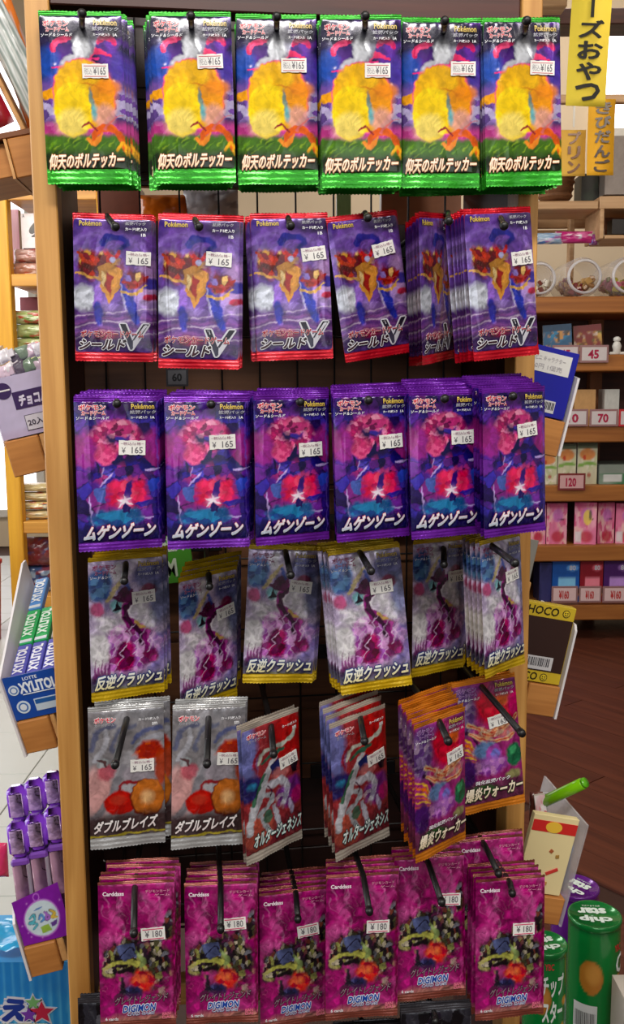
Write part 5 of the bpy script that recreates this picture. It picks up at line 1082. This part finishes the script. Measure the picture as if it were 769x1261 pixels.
m = MB(); (x, z), (x2, z2) = on_box(-5, 1290), on_box(60, 1259); m.box(x, x2, -.004, -.0008, z, z2, (206, 190, 140), bev=.001); ob('cream_band', m, PRN, bb)
cv = thing('clear_bag', at(-40, 1186, 1.0), 'crumpled clear film lying over the bright blue box', 'bag')
fm = MB(); vs = []; fs = []; n = 18
for j in range(n):
    for i in range(n): vs.append(((i / (n - 1)) * .10, (j / (n - 1)) * .06 + .012, .002 + .014 * float(fbm(np.array(i * 9.), np.array(j * 9.), 22, 3))))
for j in range(n - 1):
    for i in range(n - 1): fs.append((j * n + i, j * n + i + 1, (j + 1) * n + i + 1, (j + 1) * n + i))
fm.add(vs, fs); fo = ob('film_sheet', fm, mat('bag_blue_film', (40, 160, 215), .2, 0, .2, 30, .4), cv, smooth=True)

# ---------------------------------------------------------------- right trays
def rtray(px, py, Y, roll, tilt, lab, guard, **k): return tray(px, py, Y, roll, tilt, lab, guard, side=1, **k)
tE = rtray(697, 520, .935, -13, 1, 'small pine tray on the right of the rack under the dark blue box', dict(mat=WHITE, pts=[(-.001, -.034), (-.001, .045), (.10, .06), (.10, -.034)]), bw=.026, bh=.036, w_=.045, D=.10)
be = loose('blue_carton', tE, Tm((-.062, .003, .0012)), [('box_body', MB().box(0, .0605, 0, .06, 0, .067, (14, 16, 150), bev=.0006).mesh('box_body', mat('deep_blue_card', (16, 18, 150), .4))), ('white_label', MB().box(.004, .054, -.0004, 0, .042, .062, (220, 218, 214)).mesh('white_label', PRN))], 'deep blue carton with a white paper label in the right upper tray', 'carton')
m = MB(); gy = [(.0, (176, 172, 176), (176, 172, 176))]; text_on(m, 'コンビニ キャラクター', .008, .048, .053, .058, gy, lambda x, z: -.0006); text_on(m, '¥30円 1個売', .010, .046, .045, .050, gy, lambda x, z: -.0006); link('label_writing', m.mesh('label_writing', INK), be)
def barcode(m, x0, x1, z0, z1, y, bg=(206, 204, 206), seed=1):
    m.box(x0, x1, y - .0003, y, z0, z1, bg); r = random.Random(seed); x = x0 + (x1 - x0) * .08
    while x < x0 + (x1 - x0) * .9:
        w_ = r.choice((.0004, .0008, .0011)); m.box(x, x + w_, y - .0005, y - .0003, z0 + (z1 - z0) * .25, z1 - (z1 - z0) * .12, (40, 36, 44)); x += w_ + r.choice((.0005, .0009))
m = MB(); barcode(m, .030, .048, .004, .016, -.0001); o = ob('barcode', m, PRN, be); o['kind'] = 'stuff'
tF = rtray(691, 847, .94, -11.5, 1, 'small pine tray on the right of the rack under the chocolate carton', dict(mat=WHITE, pts=[(-.001, -.034), (-.001, .062), (.004, .068), (.10, .07), (.10, -.034)]), bw=.034, bh=.033, w_=.045, D=.10)
YE, BR = (226, 196, 40), (50, 26, 20)
mb = MB(); mb.box(0, .066, 0, .012, 0, .083, (206, 176, 40), bev=.0006)
be = loose('chocolate_carton', tF, Tm((-.067, .003, .0012)), [('box_body', mb.mesh('box_body', PRN)), ('brown_panel', MB().box(.001, .065, -.0005, 0, .0125, .069, BR).mesh('brown_panel', PRN))], 'yellow and dark brown chocolate carton in the right middle tray', 'carton')
m = MB(); text_on(m, 'CHOCO', .006, .048, .0715, .0805, [(.02, (50, 40, 16), (50, 40, 16))], shear=.1); link('title_lettering', m.mesh('title_lettering', INK), be)
m = MB(); text_on(m, 'CHOCO', .002, .040, .002, .0105, [(.02, (50, 40, 16), (50, 40, 16))], shear=.1); link('lower_lettering', m.mesh('lower_lettering', INK), be)
for (x, z) in ((.056, .076), (.047, .0062)):
    Mx = Matrix.Translation((x, -.0001, z)) @ Matrix.Rotation(math.radians(90), 4, 'X'); m = MB(); m.lathe([(.004, 0), (.004, .0004)], 22, Mx, (50, 40, 16)); m.lathe([(.0032, .0001), (.0032, .0005)], 22, Mx, (226, 196, 40))
    for dx in (-.0013, .0013): m.lathe([(.0007, .0002), (.0007, .0008)], 8, Matrix.Translation((x + dx, -.0001, z + .0008)) @ Matrix.Rotation(math.radians(90), 4, 'X'), (50, 40, 16))
    m.tube([(x - .0018, -.0008, z - .0008), (x, -.0008, z - .002), (x + .0018, -.0008, z - .0008)], .0003, 5, (50, 40, 16)); ob('smile_emblem', m, PRN, be)
m = MB(); barcode(m, .012, .053, .014, .028, -.0006, seed=4); o = ob('barcode', m, PRN, be); o['kind'] = 'stuff'
loose('grey_card', tF, Tm((-.062, .07, .095)), [('card', MB().box(0, .032, 0, .0014, 0, .045, bev=.0005).mesh('card', mat('grey_card', (136, 132, 124), .6)))], 'grey card standing up behind the chocolate carton', 'card')
m = MB(); m.box(-.064, -.03, .064, .075, -.001, .094, bev=.001); ob('rear_board', m, TP, tF)
tG = rtray(697, 1108, .92, -13, 1, 'small pine tray at the lower right above the green chip can', dict(mat=CLEARF, pts=[(-.001, -.030), (-.001, .085), (.12, .085), (.12, -.03)]), bw=.030, bh=.030, w_=.042, D=.12)
cg = loose('cookie_carton', tG, Tm((-.056, .003, .0012)), [('box_body', MB().box(0, .05, 0, .008, 0, .086, (232, 214, 160), bev=.0006).mesh('box_body', PRN)), ('red_band', MB().box(.0005, .0495, -.0004, .0001, .068, .080, (206, 40, 36)).mesh('red_band', PRN)), ('yellow_oval', MB().lathe([(.006, 0), (.006, .0006)], 22, Matrix.Translation((.024, -.0002, .074)) @ Matrix.Rotation(math.radians(90), 4, 'X') @ Matrix.Scale(1.5, 4, (1, 0, 0)), (236, 190, 60)).mesh('yellow_oval', PRN))], 'cream carton with a red top band in the lower right tray', 'carton')
for k, (x, z, a, L, col) in enumerate(((.034, .026, 30, .014, (206, 60, 50)), (.036, .043, 10, .004, (170, 130, 60)), (.028, .048, 60, .004, (170, 90, 50)), (.030, .012, 0, .004, (190, 140, 70)))):
    m = MB(); m.box(-L / 2, L / 2, -.0008, 0, -.002, .002, col, Matrix.Translation((x, 0, z)) @ Matrix.Rotation(math.radians(-a), 4, 'Y'), .0003); ob('printed_stick', m, PRN, cg)
A, B = at(664, 990, .965), at(720, 964, .93); D_ = B - A
st = thing('green_stick_candy', A, 'bright green tube of candy sticking out of the lower right tray', 'candy tube'); m = MB()
m.tube([Vector((0, 0, 0)), D_ * .02, D_ * .97, D_], [.004, .0062, .0062, .005], 16); ob('tube', m, mat('lime_plastic', (130, 206, 20), .25, 0, .1, 60, .4), st, smooth=True)
m = MB(); m.tube([D_ * .985, D_ * 1.03], [.0056, .0052], 16); ob('end_plug', m, mat('lime_dark', (90, 170, 20), .3), st, smooth=True)
carton('label_card', 661, 674, 980, 1002, .955, .004, mottled((226, 190, 196), [(210, 60, 80), (240, 236, 236)], 24, .9, 4), 'pink and white label card beside the green candy tube', 'card', roll=8)
bag('snack_bag', 652, 668, 975, 1012, .97, .006, mottled((110, 60, 50), [(150, 90, 70), (80, 40, 40)], 20, .8, 4), 'brown snack bag in the lower right tray behind the cream carton', 'snack bag', seed=4)
c = at(690, 1062, 1.03); cp = thing('blue_cup', c, 'translucent blue plastic cup seen through the lower right tray guard', 'cup'); r = 16 * U_(1.03)
m = MB(); m.lathe([(r * .7, -.03), (r * .98, .016), (r * 1.04, .018), (r * 1.04, .022), (r * .95, .022)], 30); ob('cup_body', m, mat('blue_plastic', (60, 140, 220), .25, 0, .1, 40, .4), cp, smooth=True)

# ---------------------------------------------------------------- chip cans
def can(px, py, Y, r_px, H, base, dark, lab, words=True, turn=0.0):
    u = U_(Y); r = r_px * u; c = at(px, py, Y); t = thing('chip_can', c - Vector((0, 0, H)), lab, 'can', 'round chip cans at the lower right')
    m = MB(); nseg = 96; nz = 70; vs = []; fs = []
    A_, Z_ = np.meshgrid(np.linspace(0, 2 * math.pi, nseg, endpoint=False), np.linspace(0, 1, nz)); X = A_ / (2 * math.pi) * 300; Yv = (1 - Z_) * 200
    a = Art(X, Yv, base)
    if words:
        for cx in (207,):
            a.ell(cx, 56, 23, 21, (70, 40, 14), .5, 6, 20); a.ell(cx, 56, 22, 20, (176, 112, 40), 1, 2, 20); a.ell(cx + 4, 52, 14, 12, (206, 146, 66), .7, 12)
        a.ell(262, 108, 9, 16, (226, 160, 50), .95, 3); a.ell(268, 62, 9, 6, (220, 150, 40), .9, 3)
    a.band(0, 5, dark, .8, 3); a.mottle(9, 3, .06)
    vs = np.stack([r * np.cos(A_), r * np.sin(A_), (H - .004) * Z_], -1).reshape(-1, 3); i = np.arange(nseg * nz).reshape(nz, nseg)
    fs = np.stack([i[:-1], np.roll(i[:-1], -1, 1), np.roll(i[1:], -1, 1), i[1:]], -1).reshape(-1, 4)
    m.add(vs, fs, a.C.reshape(-1, 3)); ob('printed_tube', m, PRG, t, smooth=True)
    lidm = mat('can_lid', base, .18, .2, .06, 60, .5)
    m = MB(); m.lathe([(r * 1.0, H - .006), (r * 1.03, H - .005), (r * 1.035, H + .0005), (r * 1.01, H + .002), (r * .94, H + .0018), (r * .92, H - .0002), (.0005, H - .0002)], 64, cap=False); ob('lid', m, lidm, t, smooth=True)
    tm = MB(); W_ = [(.05, (226, 240, 232), (226, 240, 232))]
    text_on(tm, 'chip', -r * .62, r * .66, r * .02, r * .52, W_); text_on(tm, 'star', -r * .5, r * .62, -r * .52, -r * .06, W_); text_on(tm, 'ポテトチップス', -r * .34, r * .36, -r * .72, -r * .60, [(.02, (226, 240, 232), (226, 240, 232))])
    me = tm.mesh('lid_lettering', INK); me.transform(Matrix.Translation((0, 0, H)) @ Matrix.Rotation(math.radians(180 + turn), 4, 'Z') @ Matrix.Rotation(math.radians(-90), 4, 'X')); link('lid_lettering', me, t)
    return t, r
def wrap_text(t, s, r, H, th0, th1, z0, z1, lay, vertical=False, name='side_lettering'):
    m = MB(); text_on(m, s, 0, 1, 0, 1, lay, step=.0)
    w_ = MB(); k = 0; out = []
    for (x, y, z) in m.v:
        a, zz = (th0 + (th1 - th0) * x, z0 + (z1 - z0) * z) if not vertical else (th0 + (th1 - th0) * z, z1 - (z1 - z0) * x)
        out.append((a, zz))
    # layers get rising radii
    n = len(m.v); per = n // len(lay)
    rr_ = [r + .0004 - v_[1] for v_ in m.v]
    m.v = [(rad * math.cos(a), rad * math.sin(a), z) for (a, z), rad in zip(out, rr_)]
    return link(name, m.mesh(name, INK), t)
W2 = [(.03, (236, 244, 238), (236, 244, 238))]
rad = math.radians
c1, r1 = can(733, 1127, 1.15, 33.5, .235, (10, 118, 50), (8, 80, 36), 'green round chip can with white lid lettering, the nearest at lower right', turn=-4)
wrap_text(c1, 'Chip', r1, .235, rad(-52), rad(30), .160, .195, W2); wrap_text(c1, 'Star', r1, .235, rad(-52), rad(30), .122, .155, W2, name='side_lettering')
wrap_text(c1, 'YBC', r1, .235, rad(-58), rad(-36), .200, .210, [(.03, (206, 40, 50), (206, 40, 50))], name='maker_lettering')
def wrap_box(t, name, r, a0, a1, z0, z1, col, kind=None, off=.0004):
    m = MB(); n = 14; vs = []; fs = []
    for k in range(n + 1):
        a = a0 + (a1 - a0) * k / n; vs += [((r + off) * math.cos(a), (r + off) * math.sin(a), z0), ((r + off) * math.cos(a), (r + off) * math.sin(a), z1)]
    for k in range(n): fs.append((2 * k, 2 * k + 2, 2 * k + 3, 2 * k + 1))
    m.add(vs, fs, col); o = ob(name, m, PRN, t)
    if kind: o['kind'] = kind
    return o
lab_ = wrap_box(c1, 'barcode_label', r1, rad(-150), rad(-96), .085, .128, (206, 206, 206))
m = MB(); rr = random.Random(4); a = rad(-146)
while a < rad(-100):
    d = rr.choice((.012, .02, .03)); R_ = r1 + .0006
    m.add([(R_ * math.cos(q), R_ * math.sin(q), z) for q in (a, a + d) for z in (.095, .117)], [(0, 2, 3, 1)], (50, 50, 50)); a += d + rr.choice((.015, .025))
bars = link('barcode_bars', m.mesh('barcode_bars', INK), lab_); bars['kind'] = 'stuff'
c2, r2 = can(672, 1162, 1.10, 28, .20, (10, 124, 54), (8, 80, 36), 'green round chip can half hidden under the lower right tray', turn=10)
wrap_text(c2, 'チップ', r2, .2, rad(-112), rad(-48), .145, .175, W2); wrap_text(c2, 'スター', r2, .2, rad(-108), rad(-50), .11, .14, W2, name='side_lettering'); wrap_text(c2, 'YBC', r2, .2, rad(-104), rad(-80), .181, .19, [(.03, (206, 60, 60), (206, 60, 60))], name='maker_lettering')
c3, r3 = can(709, 1092, 1.28, 30, .20, (96, 20, 130), (60, 10, 90), 'purple-lidded round chip can behind the nearest green one', words=False, turn=-50)
# low white stand under the cans
zmin = min(c1.location.z, c2.location.z, c3.location.z)
tb = thing('low_stand', Vector((at(700, 1200, 1.17).x, 1.19, 0)), 'low white stand under the chip cans at the lower right', 'stand')
for nm, c_ in (('near_step', c1), ('front_step', c2), ('rear_step', c3)):
    p = c_.matrix_world.translation; x0, x1 = p.x - .042, p.x + .042
    m = MB(); m.box(x0, x1, p.y - .037, p.y + .037, 0, p.z - .0005, bev=.003); part(nm, m, WHITE, tb)
carton('white_carton', 764, 810, 1232, 1400, 1.05, .05, mottled((214, 206, 200), [], 8), 'white carton corner at the bottom right frame edge', 'box')

# ---------------------------------------------------------------- things seen through the back of the rack
zs = zb - .002
def behind(px, Y, w_, h_, name, fn, lab, cat, roll=0, bagged=True):
    x = at(px, 245, Y).x; M = Matrix.Translation((x, Y, zs + .001)) @ Matrix.Rotation(math.radians(roll), 4, 'Y')
    t = thing(name, M, lab, cat); link('bag_body', bag_mesh(w_, h_, .008, fn, seed=4), t) if bagged else link('printed_body', carton_mesh(w_, h_, .03, fn), t); return t
behind(172, 1.06, .055, .040, 'snack_bag', mottled((236, 120, 20), [(240, 190, 40), (210, 60, 30)], 24, .9, 3), 'orange snack bag seen through the wire grid under the top row', 'snack bag')
behind(226, 1.06, .060, .045, 'snack_bag', mottled((206, 200, 204), [(236, 236, 240), (150, 140, 150)], 14, .9, 6), 'white clear-wrapped bag seen through the wire grid beside the orange one', 'snack bag')
behind(415, 1.09, .016, .045, 'small_box', mottled((150, 190, 130), [], 9), 'pale green box seen through the wire grid at the centre', 'box', bagged=False)
behind(470, 1.09, .09, .05, 'brown_box', mottled((150, 96, 66), [], 9), 'brown box seen through the wire grid right of centre', 'box', bagged=False)
behind(120, 1.12, .05, .06, 'brown_box', mottled((130, 70, 50), [], 9), 'reddish brown box seen through the wire grid at left under the top row', 'box', bagged=False)
gr = at(180, 722, .945); t = thing('green_sign', Matrix.Translation(gr) @ Matrix.Rotation(math.radians(-6), 4, 'Y'), 'green sign with white lettering hung on the wire grid behind the second yellow-edged stack', 'sign')
uw = U_(.945); m = MB(); m.box(0, 62 * uw, 0, .0015, 0, 66 * uw, (70, 150, 40), bev=.0004); ob('sign_board', m, mat('sign_green', (72, 150, 36), .5), t)
m = MB(); text_on(m, 'GREEN', 2 * uw, 54 * uw, 40 * uw, 60 * uw, [(.05, (206, 220, 196), (206, 220, 196))]); text_on(m, 'GUM', -2 * uw, 42 * uw, 8 * uw, 32 * uw, [(.05, (206, 220, 196), (206, 220, 196))]); link('sign_lettering', m.mesh('sign_lettering', INK), t)
tg = thing('small_price_tag', at(205, 476, .94), 'small dark price tag reading 60 on the grid below the second red-edged stack', 'price tag'); m = MB(); m.box(0, .022, 0, .001, 0, .018, (60, 60, 66)); m.box(.002, .020, -.0004, 0, .002, .016, (120, 120, 126)); ob('tag_card', m, PRN, tg)
m = MB(); text_on(m, '60', .006, .016, .005, .013, [(.04, (20, 20, 24), (20, 20, 24))], lambda x, z: -.0005); link('tag_figures', m.mesh('tag_figures', INK), tg)
